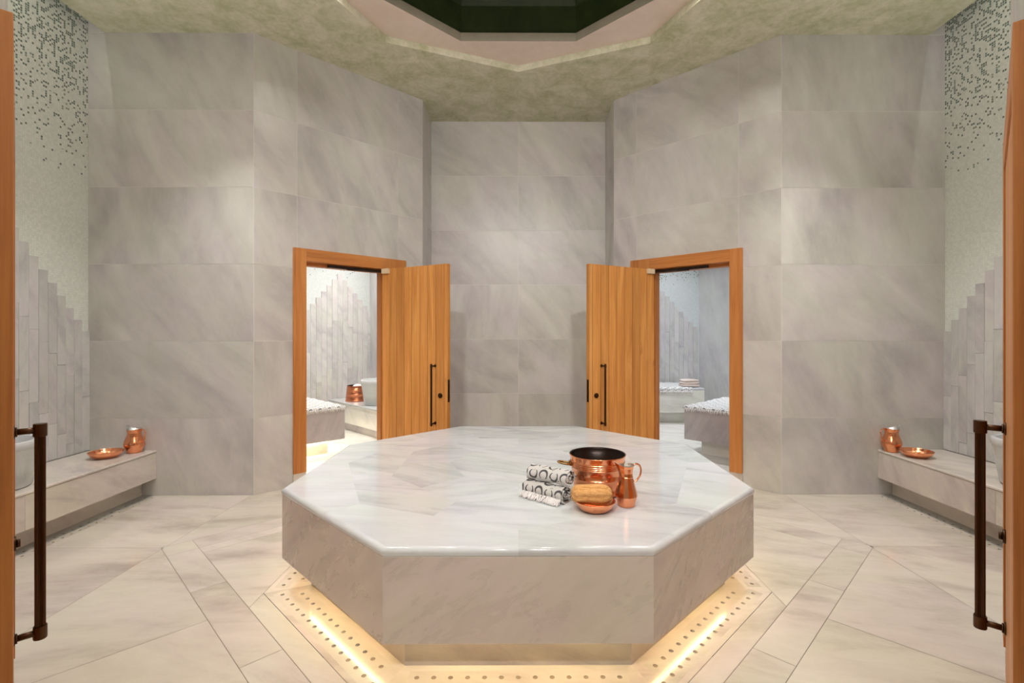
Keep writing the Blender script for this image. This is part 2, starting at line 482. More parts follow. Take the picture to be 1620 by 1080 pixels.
# left door frame along the front wall: from near (u=0) end
Lf = math.hypot(FL1[0] - FL0[0], FL1[1] - FL0[1])
Lr = math.hypot(FR1[0] - FR0[0], FR1[1] - FR0[1])
near_off_L = math.hypot(-1.161 + 1.0, 1.142 - 0.939) - 0.02
near_off_R = math.hypot(1.194 - 1.0, 1.145 - 0.942)
HW = 1.085
front_wall('wall_front_left', FL0, FL1, 'marble wall around the closed wooden door at the left picture edge', (near_off_L + .1, near_off_L + HW - .1, -1, 1.945), 18)
tile_wall('wall_front_right', FR1, FR0, [0, Lr * .2, Lr * .8, Lr], ROWS, 'marble wall around the closed wooden door at the right picture edge',
          hole=(Lr - near_off_R - HW + .1, Lr - near_off_R - .1, -1, 1.945), seed=19)
tile_wall('wall_near_left', FL1, (-XM, 2.083), [0, XM - XW], ROWS_SLOT, 'marble panel closing the near end of the left bench', seed=20)
tile_wall('wall_near_right', (XM, 2.142), FR1, [0, XM - XW], ROWS_SLOT, 'marble panel closing the near end of the right bench', seed=21)
tile_wall('wall_vestibule_left', (-1.0, -1.5), FL0, [0, 1.2, 2.439], ROWS, 'marble side wall of the entrance passage left of the lens', seed=22)
tile_wall('wall_vestibule_right', FR0, (1.0, -1.5), [0, 1.2, 2.442], ROWS, 'marble side wall of the entrance passage right of the lens', seed=23)
tile_wall('wall_vestibule_back', (1.0, -1.5), (-1.0, -1.5), [0, 1.0, 2.0], ROWS, 'marble end wall of the entrance passage behind the lens', seed=24)

# mosaic side walls with a stepped skyline of upright marble strips
def strip_cladding(b, cols, top_of, z0, tile, pitch, rnd, dirx=1):
    """cols: list of u starts; local frame u along wall, y=0 wall face, -y into room"""
    t = 0
    for i, u in enumerate(cols):
        top = top_of(i, u)
        z = top
        while z > z0 + 0.01:
            lo = max(z0, z - tile)
            t += 1
            th = 0.013 + rnd.random() * 0.004
            b.box(u + .0008, u + pitch - .0008, -th, 0.0, lo + .0008, z - .0008, tid=t)
            z = lo

def side_wall(name, sgn, label, seed):
    # local frame: u runs left to right as seen from the room
    y0, y1 = (2.0, YW)
    if sgn < 0:
        mtx = Matrix(((0, -1, 0, -XM), (1, 0, 0, y0), (0, 0, 1, 0), (0, 0, 0, 1)))      # u = +y, into wall = -x
    else:
        mtx = Matrix(((0, 1, 0, XM), (-1, 0, 0, y1), (0, 0, 1, 0), (0, 0, 0, 1)))       # u = -y, into wall = +x
    L = y1 - y0
    b = B(); b.box(0, L, 0, 0.12, -0.02, H_SLOT)
    w = b.build(name, M['mosaic'], mat=mtx, seed=seed)
    tag(w, label, 'wall', kind='structure')
    s = B(); rnd = random.Random(seed)
    pitch = 0.0712
    n = int(L / pitch) + 1
    def yc(u): return (y0 + u + pitch / 2) if sgn < 0 else (y1 - u - pitch / 2)
    cols = [L - (i + 1) * pitch for i in range(n) if L - (i + 1) * pitch > -1e-6] if sgn < 0 else [i * pitch for i in range(n) if (i + 1) * pitch < L]
    def top(i, u):
        k = round(abs(yc(u) - CY) / pitch)
        return FLOOR_TO_EYE + 0.023 + (13 - k) * 0.0895 if k < 14 else FLOOR_TO_EYE
    strip_cladding(s, cols, top, 0.3675, 0.525, pitch, rnd)
    c = s.build('strip_cladding', M['strip'], parent=w, seed=seed + 5, weld=False, bevel=0.0012, seg=1)
    return w
side_wall('wall_left', -1, 'white and green mosaic wall with stepped marble strips above the left bench', 31)
side_wall('wall_right', 1, 'white and green mosaic wall with stepped marble strips above the right bench', 32)

# ceiling with the stepped octagonal coffer and dark green dome
def octa(R, rot, z=None, c=(0, CY)):
    pts = [(c[0] + R * math.cos(rot + k * PI / 4), c[1] + R * math.sin(rot + k * PI / 4)) for k in range(8)]
    return pts if z is None else [(x, y, z) for x, y in pts]
R_OUT = 1.567
R_IN = 1.185 / math.cos(PI / 8)
H1, H2 = H_CEIL + 0.058, H_CEIL + 0.058 + 0.072
b = B()
outer = [(-3.35, -1.5), (3.35, -1.5), (3.35, 5.80), (-3.35, 5.80)]
o8 = octa(R_OUT, PI / 8 + PI / 8)
# frame polygons between rectangle and octagon (eight wedges)
def ray_rect(a):
    dx, dy = math.cos(a), math.sin(a)
    t = []
    if dx > 1e-9: t.append(3.35 / dx)
    if dx < -1e-9: t.append(-3.35 / dx)
    if dy > 1e-9: t.append((5.80 - CY) / dy)
    if dy < -1e-9: t.append((-1.5 - CY) / dy)
    t = min(t)
    return (dx * t, CY + dy * t)
angs = [PI / 4 * k for k in range(8)]
corner_ang = [math.atan2(p[1] - CY, p[0]) % (2 * PI) for p in outer]
for k in range(8):
    a0, a1 = angs[k], angs[k] + PI / 4
    mid = [(ca, outer[i]) for i, ca in enumerate(corner_ang) if a0 + 1e-6 < ca < a1 - 1e-6]
    mid.sort()
    pts = [(R_OUT * math.cos(a0), CY + R_OUT * math.sin(a0)), ray_rect(a0)] + [m_[1] for m_ in mid] + [ray_rect(a1), (R_OUT * math.cos(a1), CY + R_OUT * math.sin(a1))]
    b.face([(x, y, H_CEIL) for x, y in pts])
for x in (-3.35, 3.35):
    b.face([(x, -1.5, H_CEIL), (x, 5.80, H_CEIL), (x, 5.80, H_SLOT), (x, -1.5, H_SLOT)])
    b.face([(x, 1.9, H_SLOT), (x, 4.1, H_SLOT), (x + math.copysign(.25, x), 4.1, H_SLOT), (x + math.copysign(.25, x), 1.9, H_SLOT)])
ceil_o = b.build('ceiling', M['ceiling'], weld=True, recalc=False)
tag(ceil_o, 'mottled sage green plaster ceiling around the octagonal opening', 'ceiling', kind='structure')
b = B()
p1, p2 = octa(R_OUT, 0), octa(R_OUT, 0)
for k in range(8):
    q, r = p1[k], p1[(k + 1) % 8]
    b.face([(q[0], q[1], H_CEIL), (r[0], r[1], H_CEIL), (r[0], r[1], H1), (q[0], q[1], H1)])
b.build('coffer_outer_edge', M['ceiling'], parent=ceil_o)
b = B()
i8 = octa(R_IN, PI / 8)
for k in range(8):
    # ring soffit between the rotated outer octagon and the inner octagon
    a, a2 = p1[k], p1[(k + 1) % 8]; c = i8[k]; c2 = i8[(k + 1) % 8]
    b.face([(a[0], a[1], H1), (a2[0], a2[1], H1), (c[0], c[1], H1)])
    b.face([(a2[0], a2[1], H1), (c2[0], c2[1], H1), (c[0], c[1], H1)])
b.build('coffer_soffit', M['soffit'], parent=ceil_o)
b = B()
for k in range(8):
    q, r = i8[k], i8[(k + 1) % 8]
    b.face([(q[0], q[1], H1), (r[0], r[1], H1), (r[0], r[1], H2), (q[0], q[1], H2)])
b.build('coffer_inner_edge', M['lip'], parent=ceil_o)
b = B()
prof = [(R_IN + .012, H2), (R_IN + .012, H2 + .02), (R_IN * .99, H2 + .22), (R_IN * .93, H2 + .42), (R_IN * .80, H2 + .60), (R_IN * .55, H2 + .75), (R_IN * .25, H2 + .82), (0.001, H2 + .84)]
rows = [[(x, y, z) for x, y in octa(r, PI / 8)] for r, z in prof]
b.grid(rows, closed_u=True, smooth=False)
b.build('dome', M['dome'], parent=ceil_o)

# ------------------------------------------------------------------ floor
def clip(poly, n, k, keep):
    """split convex poly by n.p = k; keep=+1 -> n.p>k"""
    out = []
    for i in range(len(poly)):
        p, q = poly[i], poly[(i + 1) % len(poly)]
        dp, dq = (n[0] * p[0] + n[1] * p[1] - k) * keep, (n[0] * q[0] + n[1] * q[1] - k) * keep
        if dp >= 0: out.append(p)
        if dp * dq < -1e-14:
            t = dp / (dp - dq)
            out.append((p[0] + (q[0] - p[0]) * t, p[1] + (q[1] - p[1]) * t))
    c = []
    for p in out:
        if not c or math.hypot(p[0] - c[-1][0], p[1] - c[-1][1]) > 1e-5: c.append(p)
    if len(c) > 1 and math.hypot(c[0][0] - c[-1][0], c[0][1] - c[-1][1]) < 1e-5: c.pop()
    return c if len(c) >= 3 else None
def area(p): return 0.5 * sum(p[i][0] * p[(i + 1) % len(p)][1] - p[(i + 1) % len(p)][0] * p[i][1] for i in range(len(p)))
def cen(p): return (sum(q[0] for q in p) / len(p), sum(q[1] for q in p) / len(p))
def split(polys, n, k, pred=lambda c: True):
    out = []
    for p in polys:
        if not pred(cen(p)): out.append(p); continue
        a, c = clip(p, n, k, 1), clip(p, n, k, -1)
        for q in (a, c):
            if q and abs(area(q)) > 1e-5: out.append(q)
    return out
def inset(p, d):
    if area(p) < 0: p = p[::-1]
    q = p
    for i in range(len(p)):
        a, c = p[i], p[(i + 1) % len(p)]
        L = math.hypot(c[0] - a[0], c[1] - a[1])
        n = (-(c[1] - a[1]) / L, (c[0] - a[0]) / L)
        q = clip(q, n, n[0] * a[0] + n[1] * a[1] + d, 1)
        if not q: return None
    return q

polys = [[(-3.55, -1.6), (3.55, -1.6), (3.55, 5.75), (-3.55, 5.75)]]
DIA = 2.185 * K          # apothem of the diamond
dirs = [(K, K), (-K, K), (-K, -K), (K, -K)]
dk = lambda n, a: n[0] * 0 + n[1] * CY + a
indiamond = lambda c: abs(c[0]) + abs(c[1] - CY) < 2.185
for n in dirs: polys = split(polys, n, dk(n, DIA), lambda c: True if not indiamond(c) else True)
out_d = [p for p in polys if not indiamond(cen(p))]
in_d = [p for p in polys if indiamond(cen(p))]
# outside: pieces made by the long diamond lines are cut at x = +-2.165, the cross seam and the door seams
out_d2 = [[(-3.55, -1.6), (3.55, -1.6), (3.55, 5.75), (-3.55, 5.75)]]
for s in (-2.165, 2.165): out_d2 = split(out_d2, (1, 0), s)
for k in (CY, 1.3, 4.75): out_d2 = split(out_d2, (0, 1), k, lambda c: abs(c[0]) > 2.165)
out_d2 = split(out_d2, (1, 0), 0.0, lambda c: abs(c[0]) < 2.165)
out_d2 = split(out_d2, (0, 1), CY, lambda c: abs(c[0]) < 2.165)
fin = []
for p in out_d2:
    if abs(cen(p)[0]) > 2.165: fin.append(p); continue
    c = cen(p)
    n = (math.copysign(K, c[0]), math.copysign(K, c[1] - CY))
    q = clip(p, n, dk(n, DIA), 1)
    if not q: continue
    t = (-n[1], n[0])
    qs = split([q], t, t[1] * CY + 0.46, lambda c: True)
    qs = split(qs, t, t[1] * CY - 0.46, lambda c: True)
    fin += qs
# inside the diamond: a narrow strip along its sides, then slabs up to the drain octagon
for n in dirs: in_d = split(in_d, n, dk(n, 1.952 * K))
STRIP = lambda c: indiamond(c) and abs(c[0]) + abs(c[1] - CY) > 1.952
A_DR = 1.285
oct_n = [(math.cos(k * PI / 4), math.sin(k * PI / 4)) for k in range(8)]
inoct = lambda c: all(n[0] * c[0] + n[1] * (c[1] - CY) < A_DR for n in oct_n)
tmp = []
for p in in_d:
    c = cen(p)
    if STRIP(c):
        n = max(dirs, key=lambda n: n[0] * c[0] + n[1] * (c[1] - CY)); t = (-n[1], n[0])
        for s in (-0.8, 0.0, 0.8): pass
        q = [p]
        for s in (-0.8, 0.0, 0.8): q = split(q, t, t[1] * CY + s)
        tmp += q
    else: tmp.append(p)
in2 = []
for p in tmp:
    if STRIP(cen(p)): in2.append(p); continue
    # subtract the drain octagon
    rest = [p]
    for n in oct_n:
        nxt = []
        for q in rest:
            a = clip(q, n, n[1] * CY + A_DR, 1); c_ = clip(q, n, n[1] * CY + A_DR, -1)
            if a and abs(area(a)) > 1e-5: in2.append(a)
            if c_ and abs(area(c_)) > 1e-5: nxt.append(c_)
        rest = nxt
fin += in2
def in_hall(c):
    x, y = abs(c[0]), c[1]
    if x < 2.16 and x - XW + y - YW > 0.25 and y > YW - .05 and x > 1.0: return False
    if y > YW + 0.05 and x > XW: return False
    return True
fin = split(fin, (1, 0), 1.0, lambda c: c[1] > 4.2 and c[0] > 0)
fin = split(fin, (1, 0), -1.0, lambda c: c[1] > 4.2 and c[0] < 0)
b = B()
tid = 0
WALLCUT = [((K, K), (XW + YW) * K + 0.10), ((-K, K), (XW + YW) * K + 0.10)]
BX = 2.955
for p in fin:
    for n, k in WALLCUT:
        if p and abs(cen(p)[0]) > 2.165:
            p = clip(p, (0, 1), YW + .02, -1)
        elif p and cen(p)[1] > 3.2 and not (abs(cen(p)[0]) < 1.0 and cen(p)[1] > 4.2):
            p = clip(p, n, k, -1)
    if p: p = clip(p, (0, 1), YB + .02, -1)
    if not p or not in_hall(cen(p)): continue
    # leave room for the drain channels along the benches
    for s in (-1, 1):
        if p: p = clip(p, (s, 0), BX - 0.055, -1) if abs(cen(p)[0]) > 2.1 and cen(p)[0] * s > 0 else p
    if not p: continue
    q = inset(p, 0.0012)
    tid += 1
    if q: b.face([(x, y, 0.0) for x, y in q], tid=tid, mi=0)
b.face([(-3.55, -1.6, -0.002), (3.55, -1.6, -0.002), (3.55, 2.0, -0.002), (-3.55, 2.0, -0.002)][::1], tid=0, mi=1)
# grout bed, leaving the drain octagon and the channels open
bed = [[(-BX + .05, 2.0), (BX - .05, 2.0), (BX - .05, 5.75), (-BX + .05, 5.75)]]
for n in oct_n:
    nxt = []
    for q in bed:
        a = clip(q, n, n[1] * CY + A_DR, 1); c_ = clip(q, n, n[1] * CY + A_DR, -1)
        if a and abs(area(a)) > 1e-6: b.face([(x, y, -0.002) for x, y in a], tid=0, mi=1)
        if c_: nxt.append(c_)
    bed = nxt
floor = b.build('floor', [M['floor'], M['grout_floor']], seed=41, weld=False)
tag(floor, 'cream marble slab floor laid in angled pieces around the octagon', 'floor', kind='structure')

def holed_cells(b, P, ss, a0, a1, step, r, depth=0.035):
    """row of cells, each with a round hole; P(s, a, z) maps to 3-D"""
    n = 16
    for s in ss:
        ring_o, ring_i, ring_b = [], [], []
        for k in range(n):
            c, d = math.cos(2 * PI * k / n), math.sin(2 * PI * k / n)
            mx = max(abs(c), abs(d))
            ring_o.append(P(s + c / mx * step / 2, (a0 + a1) / 2 + d / mx * (a1 - a0) / 2, 0))
            ring_i.append(P(s + c * r, (a0 + a1) / 2 + d * r, 0))
            ring_b.append(P(s + c * r, (a0 + a1) / 2 + d * r, -depth))
        for k in range(n):
            j = (k + 1) % n
            b.face([ring_o[k], ring_o[j], ring_i[j], ring_i[k]])
            b.face([ring_i[k], ring_i[j], ring_b[j], ring_b[k]], mi=0)
        b.face(ring_b, mi=1)

b = B()
A0, ST = AP - 0.127 - 0.02, 0.0644
rows_a = [(1.149, 13), (1.222, 15)]
for k in range(8):
    n = oct_n[k]; t = (-n[1], n[0])
    P = lambda s, a, z, n=n, t=t: (n[0] * a + t[0] * s, CY + n[1] * a + t[1] * s, z)
    hw = lambda a: a * math.tan(PI / 8)
    edges = [A0, 1.149 - .0365, 1.1855, 1.222 + .0365, A_DR - .0012]
    quad = lambda s0a, s1a, a, s0b, s1b, c: b.face([P(s0a, a, 0), P(s1a, a, 0), P(s1b, c, 0), P(s0b, c, 0)], tid=k + 1)
    quad(-hw(edges[0]), hw(edges[0]), edges[0], -hw(edges[1]), hw(edges[1]), edges[1])
    quad(-hw(edges[3]), hw(edges[3]), edges[3], -hw(edges[4]), hw(edges[4]), edges[4])
    for (ar, cnt), e0, e1 in zip(rows_a, edges[1:3], edges[2:4]):
        ss = [(i - (cnt - 1) / 2) * ST for i in range(cnt)]
        holed_cells(b, P, ss, e0, e1, ST, 0.0098)
        e = cnt / 2 * ST
        quad(-hw(e0), -e, e0, -hw(e1), -e, e1); quad(e, hw(e0), e0, e, hw(e1), e1)
band = b.build('drain_band', [M['floor'], M['drain']], parent=floor, seed=42, weld=False, recalc=False)
for sgn, nm in ((-1, 'left'), (1, 'right')):
    P = lambda s, a, z: (sgn * a, s, z)
    ss = [2.15 + i * 0.0644 for i in range(29)]
    e0, e1 = ss[0] - .0322, ss[-1] + .0322
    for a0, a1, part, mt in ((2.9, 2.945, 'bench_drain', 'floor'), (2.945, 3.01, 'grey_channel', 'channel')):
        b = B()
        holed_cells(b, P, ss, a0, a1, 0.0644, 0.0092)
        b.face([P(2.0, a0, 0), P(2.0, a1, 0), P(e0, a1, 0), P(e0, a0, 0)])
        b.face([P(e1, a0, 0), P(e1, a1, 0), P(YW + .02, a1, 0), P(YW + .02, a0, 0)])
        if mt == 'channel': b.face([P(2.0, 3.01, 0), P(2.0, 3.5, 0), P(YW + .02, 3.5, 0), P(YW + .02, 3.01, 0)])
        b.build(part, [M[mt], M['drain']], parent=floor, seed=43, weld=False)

# ------------------------------------------------------------------ octagonal platform
plat = empty('marble_platform', (0, CY, 0))
tag(plat, 'large octagonal marble platform lit from below in the middle of the hall', 'platform')
def oct_local(a, rot=PI / 8): return octa(a / math.cos(PI / 8), rot, c=(0, 0))
H_BO, H_BT, H_TOP = 0.1625, 0.4855, 0.519
b = B(); b.prism(oct_local(AP), H_BO, H_BT, tid=1)
b.build('base_block', M['base'], parent=plat, seed=51, bevel=0.0015, seg=1)
b = B(); b.prism(oct_local(AP - 0.127), 0.0, H_BO, tid=1)
b.build('plinth', M['bench'], parent=plat, seed=52)
b = B()
def mids(a):
    pts = []
    for k in range(8):
        n = (math.cos(k * PI / 4), math.sin(k * PI / 4)); v = (math.cos(k * PI / 4 + PI / 8), math.sin(k * PI / 4 + PI / 8))
        pts.append((n[0] * a, n[1] * a)); pts.append((v[0] * a / math.cos(PI / 8), v[1] * a / math.cos(PI / 8)))
    return pts
rr = 0.020
prof = [(AP - .004, H_BT + .002), (AP, H_BT + .002)]
prof += [(AP + .003 - rr + rr * math.cos(q), H_TOP - rr + rr * math.sin(q)) for q in [i * PI / 2 / 6 for i in range(7)]]
rings = [[(x, y, z) for x, y in mids(a)] for a, z in prof]
for i in range(len(rings) - 1):
    for j in range(16):
        k = ((j) // 2) % 8
        b.face([rings[i][j], rings[i][(j + 1) % 16], rings[i + 1][(j + 1) % 16], rings[i + 1][j]], tid=10 + k, smooth=i > 1)
a_in = prof[-1][0]
pol = lambda R, a: (R * math.cos(a), R * math.sin(a), H_TOP)
Q = [pol(1.04, k * PI / 4) for k in range(8)]
T = [pol(0.76, k * PI / 4 + PI / 8) for k in range(8)]
S = [pol(0.42, k * PI / 4) for k in range(8)]
mq = [pol(1.04 * math.cos(PI / 8), k * PI / 4 + PI / 8) for k in range(8)]
mt = [pol(0.76 * math.cos(PI / 8), k * PI / 4) for k in range(8)]
top = [(x, y, H_TOP) for x, y in mids(a_in)]
for k in range(8):
    k1 = (k + 1) % 8; km = (k - 1) % 8
    b.face([top[2 * k], top[2 * k + 1], top[(2 * k + 2) % 16], Q[k1], mq[k], Q[k]], tid=10 + k)
    b.face([mq[km], Q[k], mq[k], T[k], mt[k], T[km]], tid=20 + k)
    b.face([mt[k], T[k], mt[k1], S[k1], S[k]], tid=30 + k)
b.face(S, tid=40)
b.face([(x, y, H_BT + .002) for x, y in mids(AP - .004)][::-1], tid=41)
b.build('top_slab', M['slab'], parent=plat, seed=53, weld=True)
b = B()
for k in range(8):
    n = oct_n[k]; t = (-n[1], n[0])
    hw = (AP - 0.127) * math.tan(PI / 8) - 0.02
    a0, a1 = AP - 0.127 + .002, AP - 0.127 + .014
    pts = [(n[0] * a + t[0] * s, n[1] * a + t[1] * s) for s, a in ((-hw, a0), (-hw, a1), (hw, a1), (hw, a0))]
    b.prism(pts, H_BO - .007, H_BO - .001)
b.build('led_strip', M['led'], parent=plat, seed=54)

# ------------------------------------------------------------------ benches
def bench(sgn, label):
    y0, y1 = 2.15, YW - .002
    r = empty('marble_bench', (sgn * 3.2, 3.05, 0))
    tag(r, label, 'bench')
    def X(a, c): return (min(sgn * a, sgn * c) - sgn * 3.2, max(sgn * a, sgn * c) - sgn * 3.2)
    b = B(); x0, x1 = X(2.926, XM - .019)
    b.box(x0, x1, y0 - 3.05, y1 - 3.05, 0.347, 0.367, tid=1)
    b.build('seat_slab', M['bench'], parent=r, seed=61, bevel=0.008, seg=3)
    b = B(); x0, x1 = X(2.930, XM - .019)
    ys = [y0, 2.95, y1] if sgn < 0 else [y0, 3.02, y1]
    for i in range(2): b.box(x0, x1, ys[i] - 3.05 + .001, ys[i + 1] - 3.05 - .0005, 0.138, 0.3465, tid=2 + i)
    b.build('front_panel', M['bench'], parent=r, seed=62 + sgn, weld=False)
    b = B(); x0, x1 = X(3.048, XM - .019)
    b.box(x0, x1, y0 - 3.05, y1 - 3.05, 0, 0.138, tid=5)
    b.build('plinth', M['bench'], parent=r, seed=64)
    return r
bench(-1, 'low marble bench along the left mosaic wall, copper jug and dish on it')
bench(1, 'low marble bench along the right mosaic wall, copper jug and dish on it')

def basin(x, y, z, label, r=0.235, h=0.29):
    o = empty('marble_basin', (x, y, z)); tag(o, label, 'basin', 'round marble basins')
    b = B()
    prof = [(0.02, 0.0), (r * .78, 0.0), (r * .82, 0.012), (r * .90, h * .45), (r * .97, h * .80), (r * .985, h * .84), (r, h * .86), (r, h * .985), (r * .985, h), (r * .87, h), (r * .855, h * .985), (r * .80, h * .6), (r * .6, h * .25), (r * .25, h * .16), (0.02, h * .155)]
    vs = b.lathe(prof, 56); b.cap(vs[0][::-1]); b.cap(vs[-1])
    b.build('bowl_body', M['slab'], parent=o, seed=71)
    b = B(); b.tube([(r * .04 * math.cos(a), r * .04 * math.sin(a), h * .156 + .004) for a in [k * PI / 8 for k in range(16)]], 0.003, 6, closed=True)
    b.build('drain_ring', M['bronze'], parent=o)
    return o
basin(-3.20, 3.0, 0.367, 'white round marble basin on the left bench beside the dark door pull')
basin(3.20, 3.0, 0.367, 'white round marble basin on the right bench behind the dark door pull')

# ------------------------------------------------------------------ wooden doors
def pull(parent, bar_top, bar_bot, x, y_face, stand, r, mirror, ribs=True, name='pull_handle'):
    """vertical bar handle standing off a face; face at y_face, room towards -y (stand<0 flips)"""
    b = B()
    yb = y_face - stand
    n = 22
    rows = []
    for z in (bar_bot - .02, bar_top + .02):
        rows.append([(x + r * (1 - .12 * (k % 2)) * math.cos(2 * PI * k / (2 * n)), yb + r * (1 - .12 * (k % 2)) * math.sin(2 * PI * k / (2 * n)), z) for k in range(2 * n)])
    vs = b.grid(rows, closed_u=True, smooth=False); b.cap(vs[0][::-1]); b.cap(vs[-1])
    for z in (bar_bot, bar_top):
        b.lathe([(0.001, -r * 1.5), (r * 1.22, -r * 1.5), (r * 1.28, -r * 1.3), (r * 1.28, r * 1.3), (r * 1.22, r * 1.5), (0.001, r * 1.5)], 24, (x, yb, z), smooth=False)
        b.tube([(x, yb, z), (x, y_face, z)], r * .72, 14)
        s = 1 if stand > 0 else -1
        for rr_, d0, d1 in ((r * 1.5, 0.0, .006), (r * 1.1, .006, .012)):
            b.tube([(x, y_face - s * d0, z), (x, y_face - s * d1, z)], rr_, 20)
    return b.build(name, M['bronze'], parent=parent, mirror=mirror, weld=False)

def planks(b, x0, x1, y0, y1, z0, z1, n, groove=.006):
    b.box(x0 + .001, x1 - .001, y0 + .010, y1 - .010, z0, z1, tid=50)
    w = (x1 - x0) / n
    for i in range(n):
        b.box(x0 + i * w + groove * .5, x0 + (i + 1) * w - groove * .5, y0, y1, z0, z1, tid=i + 1)

def door_frame(root, u0, u1, jl, jr, top, head, mirror, wall_t=0.13, foot=0.112):
    """casings proud of the wall (y<0 is the hall side), linings through the wall"""
    pr = 0.028
    for nm, a, c in (('jamb', u0, u0 + jl), ('jamb', u1 - jr, u1)):
        b = B(); b.box(a, c, -pr, 0.0, foot, top, tid=1)
        inner = c if a == u0 else a
        s = 1 if a == u0 else -1
        b.box(min(inner, inner - s * .03), max(inner, inner - s * .03), -.001, wall_t, foot, top - head, tid=2)
        b.box(min(inner, inner + s * .014), max(inner, inner + s * .014), 0.055, wall_t, foot, top - head - .03, tid=3)
        b.build(nm, M['wood_frame'], parent=root, seed=int(a * 100), mirror=mirror, bevel=.002, weld=False)
        b = B(); b.box(a, c, -pr + .006, wall_t, 0.0, foot - .001, tid=1)
        b.build('marble_foot', M['bench'], parent=root, seed=int(a * 100) + 3, mirror=mirror)
    b = B(); b.box(u0 + jl, u1 - jr, -pr, 0.0, top - head, top, tid=1)
    b.box(u0 + jl, u1 - jr, -.001, wall_t, top - head - .002, top - head + .028, tid=2)
    b.box(u0 + jl, u1 - jr, 0.055, wall_t, top - head - .03, top - head - .002, tid=3)
    b.build('head', M['wood_frame'], parent=root, seed=9, mirror=mirror, bevel=.002, weld=False, swap=True)

def open_door(name, side, label):
    mir = side > 0
    if side < 0: mtx = Matrix(((K, -K, 0, -XW), (K, K, 0, YW), (0, 0, 1, 0), (0, 0, 0, 1)))
    else: mtx = Matrix(((K, K, 0, XW), (-K, K, 0, YW), (0, 0, 1, 0), (0, 0, 0, 1)))
    root = empty(name, mat=mtx); tag(root, label, 'door', kind='structure')
    door_frame(root, 0.305, 1.405, 0.107, 0.225, 2.045, 0.107, mir)
    # leaf, opened into the hall: local frame x along the leaf from the hinge, y thickness away from the lens
    hx, hy = L_(1.13, -0.035)[:2]
    fx, fy = -0.632, 4.388
    ang_w = math.atan2(fy - hy, fx - hx)
    Lw = math.hypot(fx - hx, fy - hy)
    lf = bpy.data.objects.new('leaf_pivot', None)
    dx, dy = math.cos(ang_w), math.sin(ang_w)
    if side < 0: m2 = Matrix(((dx, -dy, 0, hx), (dy, dx, 0, hy), (0, 0, 1, 0), (0, 0, 0, 1)))
    else: m2 = Matrix(((dx, dy, 0, -hx), (-dy, dx, 0, hy), (0, 0, 1, 0), (0, 0, 0, 1)))
    b = B(); planks(b, 0, Lw - .035, 0, .045, 0.012, 1.932, 8)
    b.box(Lw - .034, Lw, 0, .045, 0.012, 1.932, tid=77)
    leaf = b.build('leaf', M['wood'], mirror=mir, seed=80 + side, bevel=.0012, seg=1, weld=False)
    leaf.parent = root
    bpy.data.objects.remove(lf)
    leaf.matrix_parent_inverse = Matrix.Identity(4)
    leaf.matrix_basis = mtx.inverted() @ m2
    pull(leaf, 1.02, 0.505, Lw - .135, 0.0, 0.055, 0.0088, mir)
    pull(leaf, 0.96, 0.235, Lw - .135, 0.045, -0.062, 0.0145, mir)
    b = B(); b.tube([(Lw - .075, 0, .755), (Lw - .075, -.008, .755)], .023, 24); b.tube([(Lw - .075, -.008, .755), (Lw - .075, -.016, .755)], .012, 18)
    b.build('lock_rosette', M['bronze'], parent=leaf, mirror=mir, weld=False)
    b = B(); b.box(Lw - .0005, Lw + .0025, .010, .034, .70, .90); b.box(Lw + .0025, Lw + .006, .014, .030, .73, .765); b.box(Lw + .0025, Lw + .006, .014, .030, .82, .86)
    b.build('lock_plate', M['iron'], parent=leaf, mirror=mir, weld=False)
    b = B(); b.box(.02, .105, -.03, 0.0, 1.885, 1.932)
    b.build('closer_bracket', M['cream'], parent=leaf, mirror=mir, bevel=.004)
    b = B(); b.box(.62, 1.15, .012, .032, 1.905, 1.93); b.tube([(.80, .02, 1.905), (1.02, -.03, 1.90), (1.12, -.06, 1.905)], .007, 8)
    b.build('closer_arm', M['iron'], parent=root, mirror=mir, weld=False)
    return root
open_door('door_1', -1, 'open orange wooden door with dark bar pull, left of the central recess')
open_door('door_2', 1, 'open orange wooden door with dark bar pull, right of the central recess')

